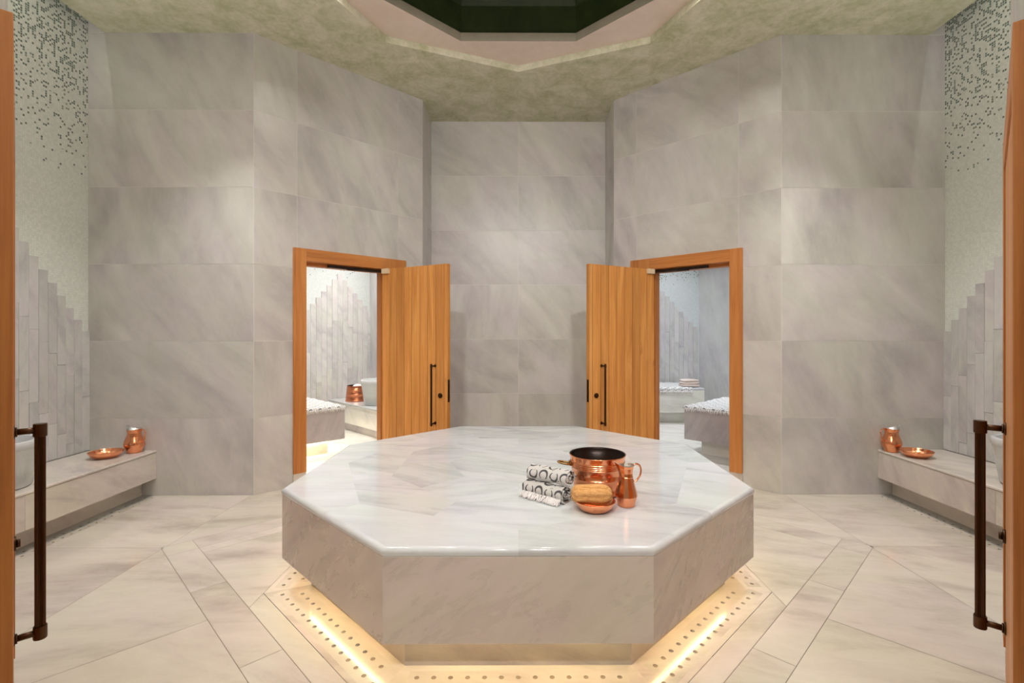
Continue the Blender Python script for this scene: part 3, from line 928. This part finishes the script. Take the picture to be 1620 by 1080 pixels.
def closed_door(name, near, far, mirror, label):
    """frame edge points on the casing face, near and far from the lens"""
    d = Vector((far[0] - near[0], far[1] - near[1], 0)); L = d.length; d.normalize()
    # local x from near to far, +y into the wall
    if not mirror:       # left wall: inward normal (into wall) = (-dy, dx)?
        n = Vector((d.y, d.x, 0)); n = Vector((-abs(d.y), -abs(d.x), 0))
        mtx = Matrix(((-d.x, n.x, 0, 0), (-d.y, n.y, 0, 0), (0, 0, 1, 0), (0, 0, 0, 1)))
    else:
        n = Vector((abs(d.y), -abs(d.x), 0))
        mtx = Matrix(((d.x, n.x, 0, 0), (d.y, n.y, 0, 0), (0, 0, 1, 0), (0, 0, 0, 1)))
    # make it right-handed
    x = Vector((mtx[0][0], mtx[1][0], 0)); y = n
    flip = x.cross(y).z < 0
    if flip: x = -x
    org = Vector((near[0], near[1], 0)) + n * 0.028
    mtx = Matrix(((x.x, y.x, 0, org.x), (x.y, y.y, 0, org.y), (0, 0, 1, 0), (0, 0, 0, 1)))
    mir = x.dot(d) < 0           # geometry is written with x = distance from the near end
    root = empty(name, mat=mtx); tag(root, label, 'door', kind='structure')
    door_frame(root, 0.0, L, 0.107, 0.107, 2.045, 0.107, mir)
    b = B(); planks(b, .108, L - .108, -.022, .03, .012, 1.936, 9)
    leaf = b.build('leaf', M['wood'], parent=root, mirror=mir, seed=85, bevel=.0012, seg=1, weld=False)
    pull(leaf, 0.958, 0.226, L - .205, -.022, 0.070, 0.0155, mir)
    b = B(); b.tube([(L - .16, -.022, .55), (L - .16, -.031, .55)], .026, 24); b.tube([(L - .16, -.031, .55), (L - .16, -.042, .55)], .014, 18)
    b.build('lock_rosette', M['bronze'], parent=leaf, mirror=mir, weld=False)
    return root
closed_door('door_3', (-1.161, 1.142), (-1.927, 1.902), False, 'closed wooden door seen edge on at the left picture edge, ribbed bronze pull')
closed_door('door_4', (1.172, 1.166), (1.925, 1.955), True, 'closed wooden door seen edge on at the right picture edge, ribbed bronze pull')

# ------------------------------------------------------------------ steam rooms
def loc_wall(name, a, c, z1, mat, label, seed, thick=.1):
    d = Vector((c[0] - a[0], c[1] - a[1], 0)); L = d.length; d.normalize()
    mtx = Matrix(((d.x, -d.y, 0, a[0]), (d.y, d.x, 0, a[1]), (0, 0, 1, 0), (0, 0, 0, 1)))
    b = B(); b.box(0, L, 0, thick, -0.02, z1, tid=1)
    o = b.build(name, mat, mat=mtx, seed=seed); tag(o, label, 'wall', kind='structure')
    return o, mtx, L
HS = 3.0
V0 = 0.121
# left steam room (u along the door wall, v away from it)
UA, UB, VB = 0.12, 2.42, 2.60
P = lambda u, v: L_(u, v)[:2]
wL, mL, LL = loc_wall('wall_steam_left_back', P(UA, VB), P(UB, VB), HS, M['mosaic_steam'], 'mosaic wall with a pointed marble strip pattern inside the left steam room', 91)
s = B(); rnd = random.Random(5); pitch = 0.078
cols = [i * pitch + (1.944 - UA - pitch / 2) % pitch for i in range(int(LL / pitch))]
strip_cladding(s, cols, lambda i, u: 2.185 - 0.0905 * round(abs(u + pitch / 2 - (1.944 - UA)) / pitch) if abs(u + UA - 1.944) < 1.6 else 0.5, 0.0, 0.60, pitch, rnd)
s.build('strip_cladding', M['strip'], parent=wL, seed=6, weld=False, bevel=0.0012, seg=1)
loc_wall('wall_steam_left_side', P(UB, VB), P(UB, .22), HS, M['steam'], 'marble side wall above the ledge in the left steam room', 92)
XE = P(UA, VB)[0]
loc_wall('wall_steam_left_end', (XE, 4.15), P(UA, VB), HS, M['steam'], 'outer side wall of the left steam room', 93)
loc_wall('wall_steam_left_near', (-2.2, 4.15), (XE, 4.15), HS, M['steam'], 'near wall of the left steam room behind the marble panel', 89, thick=.01)
loc_wall('wall_steam_left_corner', (-.50, 5.812), (-1.125, 5.812), HS, M['steam'], 'short corner wall of the left steam room behind the recess', 88, thick=.01)
loc_wall('wall_steam_left_return', (-1.125, 5.812), (-1.125, 5.22), HS, M['steam'], 'short return wall of the left steam room beside the recess', 87, thick=.004)
LO = [P(.07, .1), P(1.52, .1), (-1.125, 5.20), (-1.125, 5.812), (-.51, 5.812), P(UB, .2), P(UB, VB), P(UA, VB), (XE, 4.15)]
def slab_floor(name, outline, label, seed):
    b = B(); bb = [outline]
    for i in range(-16, 17): bb = split(bb, (K, K), i * .62 + .2)
    for i in range(-16, 17): bb = split(bb, (-K, K), i * .93 + .1)
    for t, p in enumerate(bb):
        q = inset(p, .001)
        if q: b.face([(x, y, 0.0) for x, y in q], tid=t)
    b.face([(x, y, -.002) for x, y in outline], mi=1)
    o = b.build(name, [M['steam_floor'], M['grout']], seed=seed, weld=False); tag(o, label, 'floor', kind='structure')
M['steam_floor'] = marble('marble_steam_floor', srgb(236, 234, 228), srgb(226, 224, 217), srgb(200, 198, 192), angle=0.4, spread=.6, scale=1.0, rough=0.25, tone=.05)
slab_floor('floor_steam_left', [P(.07, .1), P(UB, .1), P(UB, VB), P(UA, VB), (XE, 4.15)], 'pale marble floor of the left steam room', 94)
b = B(); b.face([(x, y, HS) for x, y in LO])
tag(b.build('ceiling_steam_left', M['soffit'], recalc=False), 'plain ceiling of the left steam room', 'ceiling', kind='structure')
# right steam room
PR = lambda u, v: R_(u, v)[:2]
ZB = 8.25
wR, mR, LR = loc_wall('wall_steam_right_back', (1.2, ZB), (3.02, ZB), HS, M['mosaic_steam'], 'mosaic wall with marble strips at the back of the right steam room', 95)
s = B(); rnd = random.Random(8)
cols = [i * pitch for i in range(int(LR / pitch))]
strip_cladding(s, cols, lambda i, u: 2.02 - 0.085 * round(abs(u + pitch / 2 - (2.42 - 1.2)) / pitch), 0.0, 0.60, pitch, rnd)
s.build('strip_cladding', M['strip'], parent=wR, seed=9, weld=False, bevel=0.0012, seg=1)
c0 = (3.02, ZB); c1 = (3.95, ZB - .93)
loc_wall('wall_steam_right_side', c0, c1, HS, M['steam'], 'plain grey marble wall on the right inside the right steam room', 96)
loc_wall('wall_steam_right_end', c1, (3.95, 4.15), HS, M['steam'], 'outer side wall of the right steam room', 97)
loc_wall('wall_steam_right_near', (3.95, 4.15), (2.2, 4.15), HS, M['steam'], 'near wall of the right steam room behind the marble panel', 86, thick=.01)
loc_wall('wall_steam_right_inner', (1.23, 5.10), (1.23, ZB), HS, M['steam'], 'inner side wall of the right steam room', 98)
RO = [PR(.07, .1), (3.95, 4.15), c1, c0, (1.23, ZB), (1.23, 5.10), PR(1.3, .1)]
RO = RO[::-1]
slab_floor('floor_steam_right', [(x, y) for x, y in (RO if area(RO) > 0 else RO[::-1])], 'pale marble floor of the right steam room', 100)
b = B(); b.face([(x, y, HS) for x, y in RO])
tag(b.build('ceiling_steam_right', M['soffit'], recalc=False), 'plain ceiling of the right steam room', 'ceiling', kind='structure')

def massage_slab(mtx, w, d, label, led, mirror=False, block='base_cool', H=(0.1625, 0.485, 0.515)):
    """local: x 0..w to the left of the visible corner, y 0..d away"""
    r = empty('marble_massage_slab', mat=mtx); tag(r, label, 'slab')
    b = B(); b.box(-w, 0, 0, d, H[0], H[1], tid=1)
    b.build('base_block', M[block], parent=r, seed=111, mirror=mirror)
    b = B(); b.box(-w - .002, .002, -.002, d + .002, H[1], H[2], tid=2)
    b.build('top_slab', M['slab'], parent=r, seed=112, mirror=mirror, bevel=.008, seg=3)
    b = B(); b.box(-w + .13, -.13, .14, d - .14, 0, H[0], tid=3)
    b.build('plinth', M['steam_floor'], parent=r, seed=113, mirror=mirror)
    if led:
        b = B()
        b.box(-w + .13, -.13, .126, .139, H[0] - .012, H[0] - .001); b.box(-.129, -.117, .14, d - .14, H[0] - .012, H[0] - .001)
        b.build('led_strip', M['led_pale'], parent=r, mirror=mirror, weld=False)
    return r
M['base_cool'] = marble('marble_base_cool', srgb(196, 188, 188), srgb(182, 173, 175), srgb(156, 147, 152), angle=2.3, spread=.6, scale=1.2, rough=.3, tone=.05, aniso=3.2)
def frame_L(u, v): return Matrix(((K, -K, 0, L_(u, v)[0]), (K, K, 0, L_(u, v)[1]), (0, 0, 1, 0), (0, 0, 0, 1)))
def frame_R(u, v): return Matrix(((K, K, 0, R_(u, v)[0]), (-K, K, 0, R_(u, v)[1]), (0, 0, 1, 0), (0, 0, 0, 1)))
massage_slab(frame_L(1.168, 0.826), 1.5, 1.05, 'marble slab under a fringed towel inside the left steam room', True)
massage_slab(frame_R(1.205, 0.736), 1.4, 1.15, 'marble slab under a fringed towel just inside the right steam room', False, mirror=True)
massage_slab(Matrix.Translation((2.71, 7.185, 0)), 1.25, 0.90, 'marble slab at the back of the right steam room, folded towel on it', False, block='steam_floor')
# ledge in the left steam room
r = empty('marble_ledge', mat=frame_L(1.78, 0.6)); tag(r, 'marble ledge with basin and copper bucket along the left steam room wall', 'ledge')
b = B(); b.box(-.012, UB - 1.78 - .002, 0, VB - .6 - .022, .345, .372, tid=1); b.build('top_slab', M['slab'], parent=r, seed=115, bevel=.006)
b = B(); b.box(0, UB - 1.78 - .002, .001, VB - .6 - .023, .1, .345, tid=2); b.build('front_panel', M['steam_floor'], parent=r, seed=116)
b = B(); b.box(.03, UB - 1.78 - .002, .001, VB - .6 - .023, 0, .1, tid=3); b.build('plinth', M['base_cool'], parent=r, seed=117)
bx, by, _ = L_(2.05, 1.63)
o = basin(bx, by, .372, 'white round marble basin on the ledge inside the left steam room', .25, .33)

# spread towels with fringes
def spread_towel(parent_mtx, x0, x1, y0, y1, z, over_front, over_side, label, fringe_front, mirror=False, seed=1):
    r = empty('spread_towel', mat=parent_mtx); tag(r, label, 'towel')
    rnd = random.Random(seed)
    b = B()
    ph = rnd.random() * 6
    def prof(t, t1, edge, over):
        """distance along the cloth -> (horizontal, drop); edge at t1"""
        if t <= t1: return t, 0.0
        e = t - t1; rad = .012
        if e < rad * PI / 2: a = e / rad; return t1 + rad * math.sin(a), -rad * (1 - math.cos(a))
        return t1 + rad, -rad - (e - rad * PI / 2)
    nx, ny = 64, 44
    Lx = x1 - x0 + over_side; Ly = y1 - y0 + over_front
    rows = []
    for j in range(ny + 1):
        row = []
        for i in range(nx + 1):
            tx, dzx = prof(Lx * i / nx, x1 - x0, 0, over_side)
            ty, dzy = prof(Ly * j / ny, y1 - y0, 0, over_front)
            X = x0 + tx; Y = y1 - ty
            wv = .0028 * (math.sin(X * 37 + ph + 2 * math.sin(Y * 9)) + math.sin(Y * 31 + ph * 2 + 1.7 * math.sin(X * 12))) if dzx == 0 and dzy == 0 else .002 * math.sin(X * 60) * (1 if dzy else 0)
            if dzx == 0 and dzy == 0: row.append((X, Y, z + .0075 + wv))
            elif dzx < 0 and dzy < 0: row.append((X + .002, Y - .004, z + .0075 + min(dzx, dzy)))
            else: row.append((X, Y - (abs(wv) if dzy else 0), z + .0075 + dzx + dzy))
        rows.append(row)
    b.grid(rows)
    o = b.build('cloth', M['towel_big'], parent=r, mirror=mirror)
    md = o.modifiers.new('thick', 'SOLIDIFY'); md.thickness = .003; md.offset = 1.0
    f = B()
    def tassel(p, out):
        L = .022 + rnd.random() * .022
        q = [Vector(p)]
        for k in range(1, 4):
            q.append(q[-1] + Vector((out[0] * .004 + rnd.uniform(-.004, .004), out[1] * .004 + rnd.uniform(-.004, .004), -L / 3)))
        f.tube([tuple(v) for v in q], [.0035, .0045, .0042, .002], 6)
    if fringe_front:
        n = int((x1 - x0) / .011)
        for i in range(n):
            tassel((x0 + (x1 - x0) * (i + .5) / n, y0 - .018, z - max(0, over_front - .02) + .004), (0, -1))
    else:
        n = int((y1 - y0) / .011)
        for i in range(n):
            tassel((x1 + .016, y0 + (y1 - y0) * (i + .5) / n, z - max(0, over_side - .02) + .004), (1, 0))
    fr = f.build('fringe', M['fringe'], parent=r, mirror=mirror, weld=False)
    fr['kind'] = 'stuff'
    return r
spread_towel(frame_L(1.168, 0.826), -1.45, -.005, .005, .95, .515, .03, .02, 'patterned towel with white fringe spread over the slab in the left steam room', True, seed=3)
spread_towel(frame_R(1.205, 0.736), -1.35, -.005, .005, 1.05, .515, .03, .02, 'patterned towel with white fringe spread over the near slab in the right steam room', True, mirror=True, seed=4)
spread_towel(Matrix.Translation((2.71, 7.185, 0)), -1.2, -.17, .005, .8, .515, .055, .0, 'towel with a ringed hem spread over the back slab in the right steam room', True, seed=5)

# folded towel on the back slab
r = empty('folded_towel', (2.56, 7.40, .524), 0.15); tag(r, 'small blush folded towel on the back slab in the right steam room', 'towel')
b = B()
for i, (w, d) in enumerate(((.145, .10), (.138, .096), (.126, .09))):
    n = 28; rows = []
    z0 = .034 * i + .001
    for zz, g in ((0, .90), (.006, .975), (.017, 1.0), (.027, .975), (.033, .90)):
        row = []
        for k in range(n):
            a = 2 * PI * k / n
            c, s_ = math.cos(a), math.sin(a)
            q = (abs(c) ** 5 + abs(s_) ** 5) ** (-1 / 5)
            row.append((w * g * q * c + .004 * math.sin(3 * a + i), d * g * q * s_, z0 + zz + .003 * math.sin(2 * a + i * 2) * (zz > 0)))
        rows.append(row)
    vs = b.grid(rows, closed_u=True); b.cap(vs[0][::-1]); b.cap(vs[-1])
b.build('folded_layers', M['pink_cloth'], parent=r, weld=False)

# ------------------------------------------------------------------ copper ware
def bucket_profile(r0, r1, h):
    """outer from base to rim, then inner back down"""
    lerp = lambda t: r0 + (r1 - r0) * t
    out = [(0.001, 0.0), (r0 * .93, 0.0), (r0 * .99, .003), (r0, .010)]
    def ridge(t, d=.0022, hw=.0022):
        z = t * h
        return [(lerp(t) , z - hw), (lerp(t) + d, z - hw * .4), (lerp(t) + d, z + hw * .4), (lerp(t), z + hw)]
    for t in (.06, .44, .70, .74, .78, .83): out += ridge(t)
    out += [(lerp(.86) - .001, .86 * h), (lerp(.92), .92 * h), (lerp(.96) + .001, .96 * h), (r1 + .0015, h - .004), (r1 + .0025, h - .001), (r1 + .001, h + .001)]
    return out
def bucket(x, y, z, rz, r0, r1, h, label, mat, handles=True):
    r = empty('copper_bucket', (x, y, z), rz); tag(r, label, 'bucket')
    b = B(); vs = b.lathe(bucket_profile(r0, r1, h), 72)
    b.build('bucket_body', M[mat], parent=r)
    b = B()
    b.lathe([(r1 + .001, h + .001), (r1 - .003, h), (r1 - .004, h - .006), (r1 - .007, h * .86), (r1 - .012, h * .83), (r0 + (r1 - r0) * .5 - .004, h * .5), (r0 - .004, .02), (r0 - .012, .006), (.001, .005)], 72)
    b.build('inner_lining', M['dark_tin'], parent=r)
    if handles:
        for s in (-1,):
            b = B()
            pts = [(s * (r1 - .002 + .032 + .032 * math.cos(a)), .024 * math.sin(a), h * .79 + .012 * math.cos(a) * .5) for a in [k * 2 * PI / 24 for k in range(24)]]
            b.tube(pts, .005, 8, closed=True)
            b.box(min(s * (r1 - .006), s * (r1 + .006)), max(s * (r1 - .006), s * (r1 + .006)), -.012, .012, h * .72, h * .84)
            b.build('handle', M['brass'], parent=r, weld=False)
    return r
Z = H_TOP
bucket(0.393, 2.455, Z, 0.12, .114, .137, .194, 'large engraved copper bucket standing on the octagonal platform', 'copper_engraved')
q = L_(1.985, 2.16)
bk = bucket(q[0], q[1], .372, .3, .152, .128, .215, 'copper bucket on the ledge inside the left steam room, white bundle in its mouth', 'copper_engraved2', handles=False)
r = empty('white_bundle', (q[0] + .02, q[1] - .035, .372 + .185)); tag(r, 'crumpled white bundle in the copper bucket on the steam room ledge', 'cloth')
b = B()  # rounded white shape filling the bucket mouth
def wc(x, y, z, a): return (x * (1 + .12 * math.sin(3 * a)), y * (1 + .1 * math.cos(5 * a)), z + .006 * math.sin(4 * a))
b.lathe([(.001, -.03), (.05, -.028), (.072, -.01), (.07, .015), (.05, .036), (.02, .046), (.001, .047)], 36, warp=wc)
b.build('bundle_body', M['fringe'], parent=r)

def jug(x, y, z, rz, kind, label, s=1.0):
    """spout along +x, handle along -x"""
    r = empty('copper_jug', (x, y, z), rz); tag(r, label, 'jug')
    if kind == 'facet':
        prof = [(.001, 0), (.036, 0), (.040, .004), (.0405, .010), (.0515, .047), (.049, .062), (.036, .112), (.031, .130), (.0325, .133), (.031, .136), (.030, .150), (.033, .172), (.037, .184)]
        seg, hh, hz = 14, .184, (.176, .105)
    else:
        prof = [(.001, 0), (.046, 0), (.050, .004), (.048, .010), (.062, .032), (.070, .055), (.071, .070), (.066, .092), (.054, .122), (.047, .140), (.0485, .143), (.047, .146), (.047, .158), (.052, .182)]
        seg, hh, hz = 48, .182, (.170, .085)
    top = prof[-1][0]
    def spout(px, py, pz, a):
        t = max(0.0, (pz / hh - .76) / .24)
        c = max(0.0, math.cos(a)) ** 6
        back = max(0.0, -math.cos(a)) ** 4
        return (px + t * c * .024, py * (1 - .35 * t * c), pz + t * c * (.022 if kind == 'facet' else .034) + t * back * .006)
    b = B(); b.lathe(prof, seg, smooth=(kind != 'facet'), warp=spout)
    b.build('jug_body', M['copper'], parent=r)
    b = B()
    inner = [(rr_ - .0018, zz) for rr_, zz in prof[-1:3:-1]]
    inner = [(prof[-1][0], prof[-1][1])] + inner + [(.001, prof[3][1])]
    b.lathe(inner, seg, smooth=(kind != 'facet'), warp=spout)
    b.build('inner_lining', M['tin'], parent=r)
    b = B()
    x0 = -(top - .002)
    low = [p for p in prof if p[1] <= hz[1]][-1][0]
    pts = [(x0 + .002, 0, hh - .006), (x0 - .014, 0, hh + .004), (x0 - .032, 0, hh - .004), (x0 - .040, 0, hh - .026), (x0 - .036, 0, hh - .05), ((x0 - .036 - low) / 2 - .006, 0, hz[1] + .022), (-low - .006, 0, hz[1] + .008), (-low + .004, 0, hz[1])]
    if kind != 'facet': pts = [(x0 + (px_ - x0) * 1.4 if px_ < x0 and pz_ > hz[1] + .01 else px_, py_, pz_) for px_, py_, pz_ in pts]
    fine = []
    P_ = [Vector(p) for p in pts]
    for i in range(len(P_) - 1):
        p0, p1_, p2_, p3 = P_[max(i - 1, 0)], P_[i], P_[i + 1], P_[min(i + 2, len(P_) - 1)]
        for k in range(5):
            t = k / 5
            fine.append(0.5 * ((2 * p1_) + (p2_ - p0) * t + (2 * p0 - 5 * p1_ + 4 * p2_ - p3) * t * t + (3 * p1_ - p0 - 3 * p2_ + p3) * t ** 3))
    fine.append(P_[-1])
    b.tube([tuple(v) for v in fine], .0042, 8)
    b.build('handle', M['copper'], parent=r)
    r.scale = (s, s, s)
    return r
jug(0.495, 2.268, Z, PI + .25, 'facet', 'slender faceted copper jug beside the large bucket on the platform')
jug(-3.05, 3.94, .3672, PI - .2, 'belly', 'round bellied copper jug at the end of the left bench')
jug(2.985, 3.94, .3672, .2, 'belly', 'round bellied copper jug at the end of the right bench')

def dish(x, y, z, R, h, label, name='copper_dish', rz=0):
    r = empty(name, (x, y, z), rz); tag(r, label, 'bowl')
    b = B()
    prof = [(.001, 0), (R * .55, 0), (R * .62, .002), (R * .82, h * .32), (R * .95, h * .72), (R, h * .97), (R, h), (R - .002, h)]
    b.lathe(prof, 64)
    b.build('bowl_body', M['copper'], parent=r)
    b = B()
    b.lathe([(R - .002, h), (R - .004, h * .95), (R * .93 - .002, h * .72), (R * .80 - .002, h * .36), (R * .6, .006), (.001, .004)], 64)
    b.build('bowl_interior', M['copper'], parent=r)
    return r
dish(0.343, 2.208, Z, .090, .046, 'small copper bowl holding a loofah on the platform')
dish(-3.135, 3.772, .3672, .110, .050, 'shallow copper dish beside the jug on the left bench')
dish(3.046, 3.765, .3672, .108, .050, 'shallow copper dish beside the jug on the right bench')

# loofah
r = empty('loofah', (0.327, 2.205, Z + .072), -0.10); tag(r, 'tan ribbed loofah lying in the small copper bowl', 'loofah')
b = B()
rows = []
nL, nS = 40, 48
rnd = random.Random(3)
for i in range(nL + 1):
    t = -1 + 2 * i / nL
    env = (1 - abs(t) ** 5) ** 0.5 if abs(t) < 1 else 0.0
    env = max(env, 0.02) * (1 + .05 * math.sin(t * 4))
    row = []
    for k in range(nS):
        a = 2 * PI * k / nS
        rib = 1 + .075 * math.cos(7 * a + .8 * t) + .025 * math.cos(15 * a + 2 * t)
        rad = .0435 * env * rib
        row.append((t * .091 + .002 * math.sin(5 * a), rad * math.cos(a) * 1.05, rad * math.sin(a) * .98))
    rows.append(row)
vs = b.grid(rows, closed_u=True); b.cap(vs[0][::-1]); b.cap(vs[-1])
b.build('fibre_body', M['loofah'], parent=r, weld=False)

# rolled towels
def rolled_towel(x, y, z, rz, L, ra, rb, label, seed, fringe):
    r = empty('rolled_towel', (x, y, z), rz); tag(r, label, 'towel')
    rnd = random.Random(seed)
    b = B()
    turns, npt = 3.6, 150
    sec = []
    per = 0.0
    prev = None
    for i in range(npt + 1):
        t = i / npt
        a = -PI * 0.62 - t * turns * 2 * PI
        s = 1 - .86 * t
        p = (ra * s * math.cos(a), rb * s * math.sin(a) + rb)
        if prev: per += math.hypot(p[0] - prev[0], p[1] - prev[1])
        prev = p
        sec.append((p[0], p[1], per))
    nx = 22
    uvd = {}
    rows = []
    for j in range(nx + 1):
        u = -L / 2 + L * j / nx
        row = []
        for i, (py, pz, s_) in enumerate(sec):
            wob = .0016 * math.sin(u * 60 + i * .09 + seed) + .0012 * math.sin(i * .4 + seed * 3)
            jit = (.004 * math.sin(i * .23 + seed) + .003 * math.sin(i * .71)) * (1 if j in (0, nx) else .25)
            uu = u + (jit if j > nx / 2 else -jit) 
            nrm = math.hypot(py, pz - rb) + 1e-6
            row.append((uu, py + wob * py / nrm, max(.002, pz + wob * (pz - rb) / nrm)))
            uvd[tuple(round(c, 6) for c in row[-1])] = (uu + 1.0, s_ + 1.0)
        rows.append(row)
    b.grid(rows)
    def uvf(p, f):
        return uvd.get(tuple(round(c, 6) for c in p), (0, 0))
    # key rounding survives float32: look up by nearest rounded key
    lut = {tuple(round(c, 4) for c in k): v for k, v in uvd.items()}
    def uvf(p, f): return lut.get(tuple(round(c, 4) for c in p), (p.x + 1.0, 1.0))
    o = b.build('roll', M['towel'], parent=r, uv=uvf, weld=False, recalc=False)
    md = o.modifiers.new('thick', 'SOLIDIFY'); md.thickness = .0042; md.offset = 0.0
    if fringe:
        f = B()
        for i in range(88):
            u = -L / 2 + .004 + (L - .008) * (i + .5) / 88 + rnd.uniform(-.002, .002)
            y0 = -ra * .99
            out = rnd.random() * .014 + .004
            p = [(u, y0 + .004, rb * .72), (u + rnd.uniform(-.003, .003), y0 - .004 - out * .2, rb * .52), (u + rnd.uniform(-.005, .005), y0 - .008 - out * .5, rb * .26), (u + rnd.uniform(-.010, .010), y0 - .014 - out * 1.3, .004)]
            w = rnd.uniform(.0016, .0028)
            f.tube(p, [w * .7, w, w * 1.2, w * .6], 6)
        fr = f.build('fringe', M['fringe'], parent=r, weld=False); fr['kind'] = 'stuff'
    return r
AX = math.atan2(-.149, .172)
rolled_towel(0.138, 2.375, Z + .001, AX, .232, .048, .037, 'lower rolled ring print towel with white fringe on the platform', 1, True)
rolled_towel(0.157, 2.392, Z + .0735, AX + .08, .226, .046, .035, 'upper rolled ring print towel, lying on top of the fringed one', 2, False)

# ------------------------------------------------------------------ lights
def downlight(x, y, z, power, size=.16, color=(1.0, .97, .935), spread=130, label=None, tilt=0.0, face=0.0):
    r = empty('ceiling_downlight', (x, y, z)); tag(r, label, 'ceiling light', 'recessed ceiling downlights')
    b = B(); b.lathe([(.062, 0.0), (.075, -.003), (.082, -.003), (.084, 0.0)], 32); b.build('trim_ring', M['white_metal'], parent=r)
    b = B(); b.lathe([(.001, -.001), (.062, -.001)], 32); b.build('lens', M['lens'], parent=r)
    ld = bpy.data.lights.new('downlight_lamp', 'AREA'); ld.shape = 'DISK'; ld.size = size; ld.energy = power; ld.color = color; ld.spread = math.radians(spread)
    lo = bpy.data.objects.new('downlight_lamp', ld); link(lo, r); lo.location = (0, 0, -.012); lo.rotation_euler = (tilt, 0, face)
    return r
LP = 4.8
for i in range(8):  # coffer ring lamps added out of view to light the hall
    a = PI / 8 + PI / 4 * i
    x, y = 1.30 * math.cos(a), CY + 1.30 * math.sin(a)
    if y > CY + .7: continue
    downlight(x, y, H1 - .001, LP, spread=140, label='added fill downlight in the blush ring of the ceiling opening')
for x in (-2.1, 2.1):
    downlight(x, 3.1, H_CEIL - .001, 10.5, spread=86, label='recessed downlight in the sage ceiling above the side floor')
for x, y in ((-.55, -.2), (.55, -.2)):  # passage lamps added near the lens as fill
    downlight(x, y, H_CEIL - .001, 2.5, spread=180, label='added fill downlight in the entrance passage ceiling')
for x in (-.62, .62):  # added unseen lamps washing the back wall and platform front
    downlight(x, -1.15, H_CEIL - .001, 22.0, size=.34, spread=84, tilt=math.radians(66), label='added fill spotlight in the entrance passage ceiling turned towards the hall')
downlight(.05, .77, H_CEIL - .001, .8, size=.05, spread=70, tilt=math.radians(60), label='adjustable downlight in the sage ceiling turned towards the recess')
def added_uplight(x, y, z, face, power, label):
    # added unseen lamp: an open trough throwing light up wall and ceiling
    r = empty('added_wall_uplight', (x, y, z), face); tag(r, label, 'added wall light')
    b = B(); b.box(-.16, .16, -.11, -.002, 0, .012); b.box(-.16, .16, -.11, -.098, .012, .09); b.box(-.16, -.148, -.098, -.002, .012, .09); b.box(.148, .16, -.098, -.002, .012, .09); b.box(-.148, .148, -.012, -.002, .012, .09)
    b.build('trough', M['bronze'], parent=r, weld=False)
    ld = bpy.data.lights.new('added_uplight_lamp', 'AREA'); ld.shape = 'RECTANGLE'; ld.size = .28; ld.size_y = .08; ld.energy = power; ld.color = (1, .96, .92)
    lo = bpy.data.objects.new('added_uplight_lamp', ld); link(lo, r); lo.location = (0, -.055, .085); lo.rotation_euler = (PI, 0, 0)
UP = 7.0
added_uplight(-2.75, 2.085, 2.3, PI, UP, 'added bronze uplighter on the near marble panel at the left')
added_uplight(2.75, 2.144, 2.3, PI, UP, 'added bronze uplighter on the near marble panel at the right')
added_uplight(-.998, -.1, 2.3, PI / 2, UP * 2.6, 'added bronze uplighter in the entrance passage at the left')
added_uplight(.998, -.1, 2.3, -PI / 2, UP * 2.6, 'added bronze uplighter in the entrance passage at the right')
q = L_(1.2, 1.3)
downlight(q[0], q[1], HS - .001, 24, color=(1, .96, .88), label='downlight in the ceiling of the left steam room')
q = L_(1.9, 1.9)
downlight(q[0], q[1], HS - .001, 12, color=(1, .96, .90), label='second downlight in the ceiling of the left steam room')
q = R_(1.15, 1.45)
downlight(q[0], q[1], HS - .001, 19, color=(.92, .96, 1.0), label='downlight in the ceiling of the right steam room')
downlight(2.4, 7.3, HS - .001, 14, color=(.90, .95, 1.0), label='second downlight in the ceiling of the right steam room')
# cove lines added in the slots to brighten the mosaic walls
for s in (-1, 1):
    r = empty('added_cove_light', (s * 3.37, 3.05, H_CEIL + .30)); tag(r, 'added cove light line hidden above the %s mosaic wall' % ('left' if s < 0 else 'right'), 'cove light')
    b = B(); b.box(-.012, .012, -.95, .95, -.01, .01); b.build('light_profile', M['white_metal'], parent=r)
    ld = bpy.data.lights.new('added_cove_lamp', 'AREA'); ld.shape = 'RECTANGLE'; ld.size = 1.1; ld.size_y = .02; ld.energy = 4.0; ld.color = (1, .98, .93)
    lo = bpy.data.objects.new('added_cove_lamp', ld); link(lo, r)
    lo.location = (s * .016, -.3, -.012)
    d = Vector((s * .7, 0, -1)).normalized()
    lo.rotation_euler = (-d).to_track_quat('Z', 'X').to_euler()
    lo.rotation_euler = Matrix(((0, -d.z * s if False else 0, 0), (0, 0, 0), (0, 0, 0))).to_euler() if False else (Vector((0, 0, 0)), 0)[1] or lo.rotation_euler
    zc = -d; xc = Vector((0, 1, 0)); yc = zc.cross(xc)
    lo.rotation_euler = Matrix(((xc.x, yc.x, zc.x), (xc.y, yc.y, zc.y), (xc.z, yc.z, zc.z))).to_euler()

# ------------------------------------------------------------------ camera, world, colour management
cam = bpy.data.cameras.new('camera'); cam.sensor_width = 36; cam.lens = 781.9 / 1620 * 36
cam.shift_x = -(823.71 - 810) / 1620; cam.shift_y = (528.22 - 540) / 1620
cam.clip_start = .02
co = bpy.data.objects.new('camera', cam); link(co)
co.location = (0, 0, FLOOR_TO_EYE); co.rotation_euler = (PI / 2, 0, -.0047)
sc = bpy.context.scene
sc.camera = co
w = bpy.data.worlds.new('world'); sc.world = w; w.use_nodes = True
w.node_tree.nodes['Background'].inputs[0].default_value = (.8, .8, .8, 1)
w.node_tree.nodes['Background'].inputs[1].default_value = 0.05
sc.view_settings.view_transform = 'Standard'
sc.view_settings.look = 'None'
sc.view_settings.gamma = 1.0
sc.view_settings.use_curve_mapping = False
sc.view_settings.exposure = 0.38
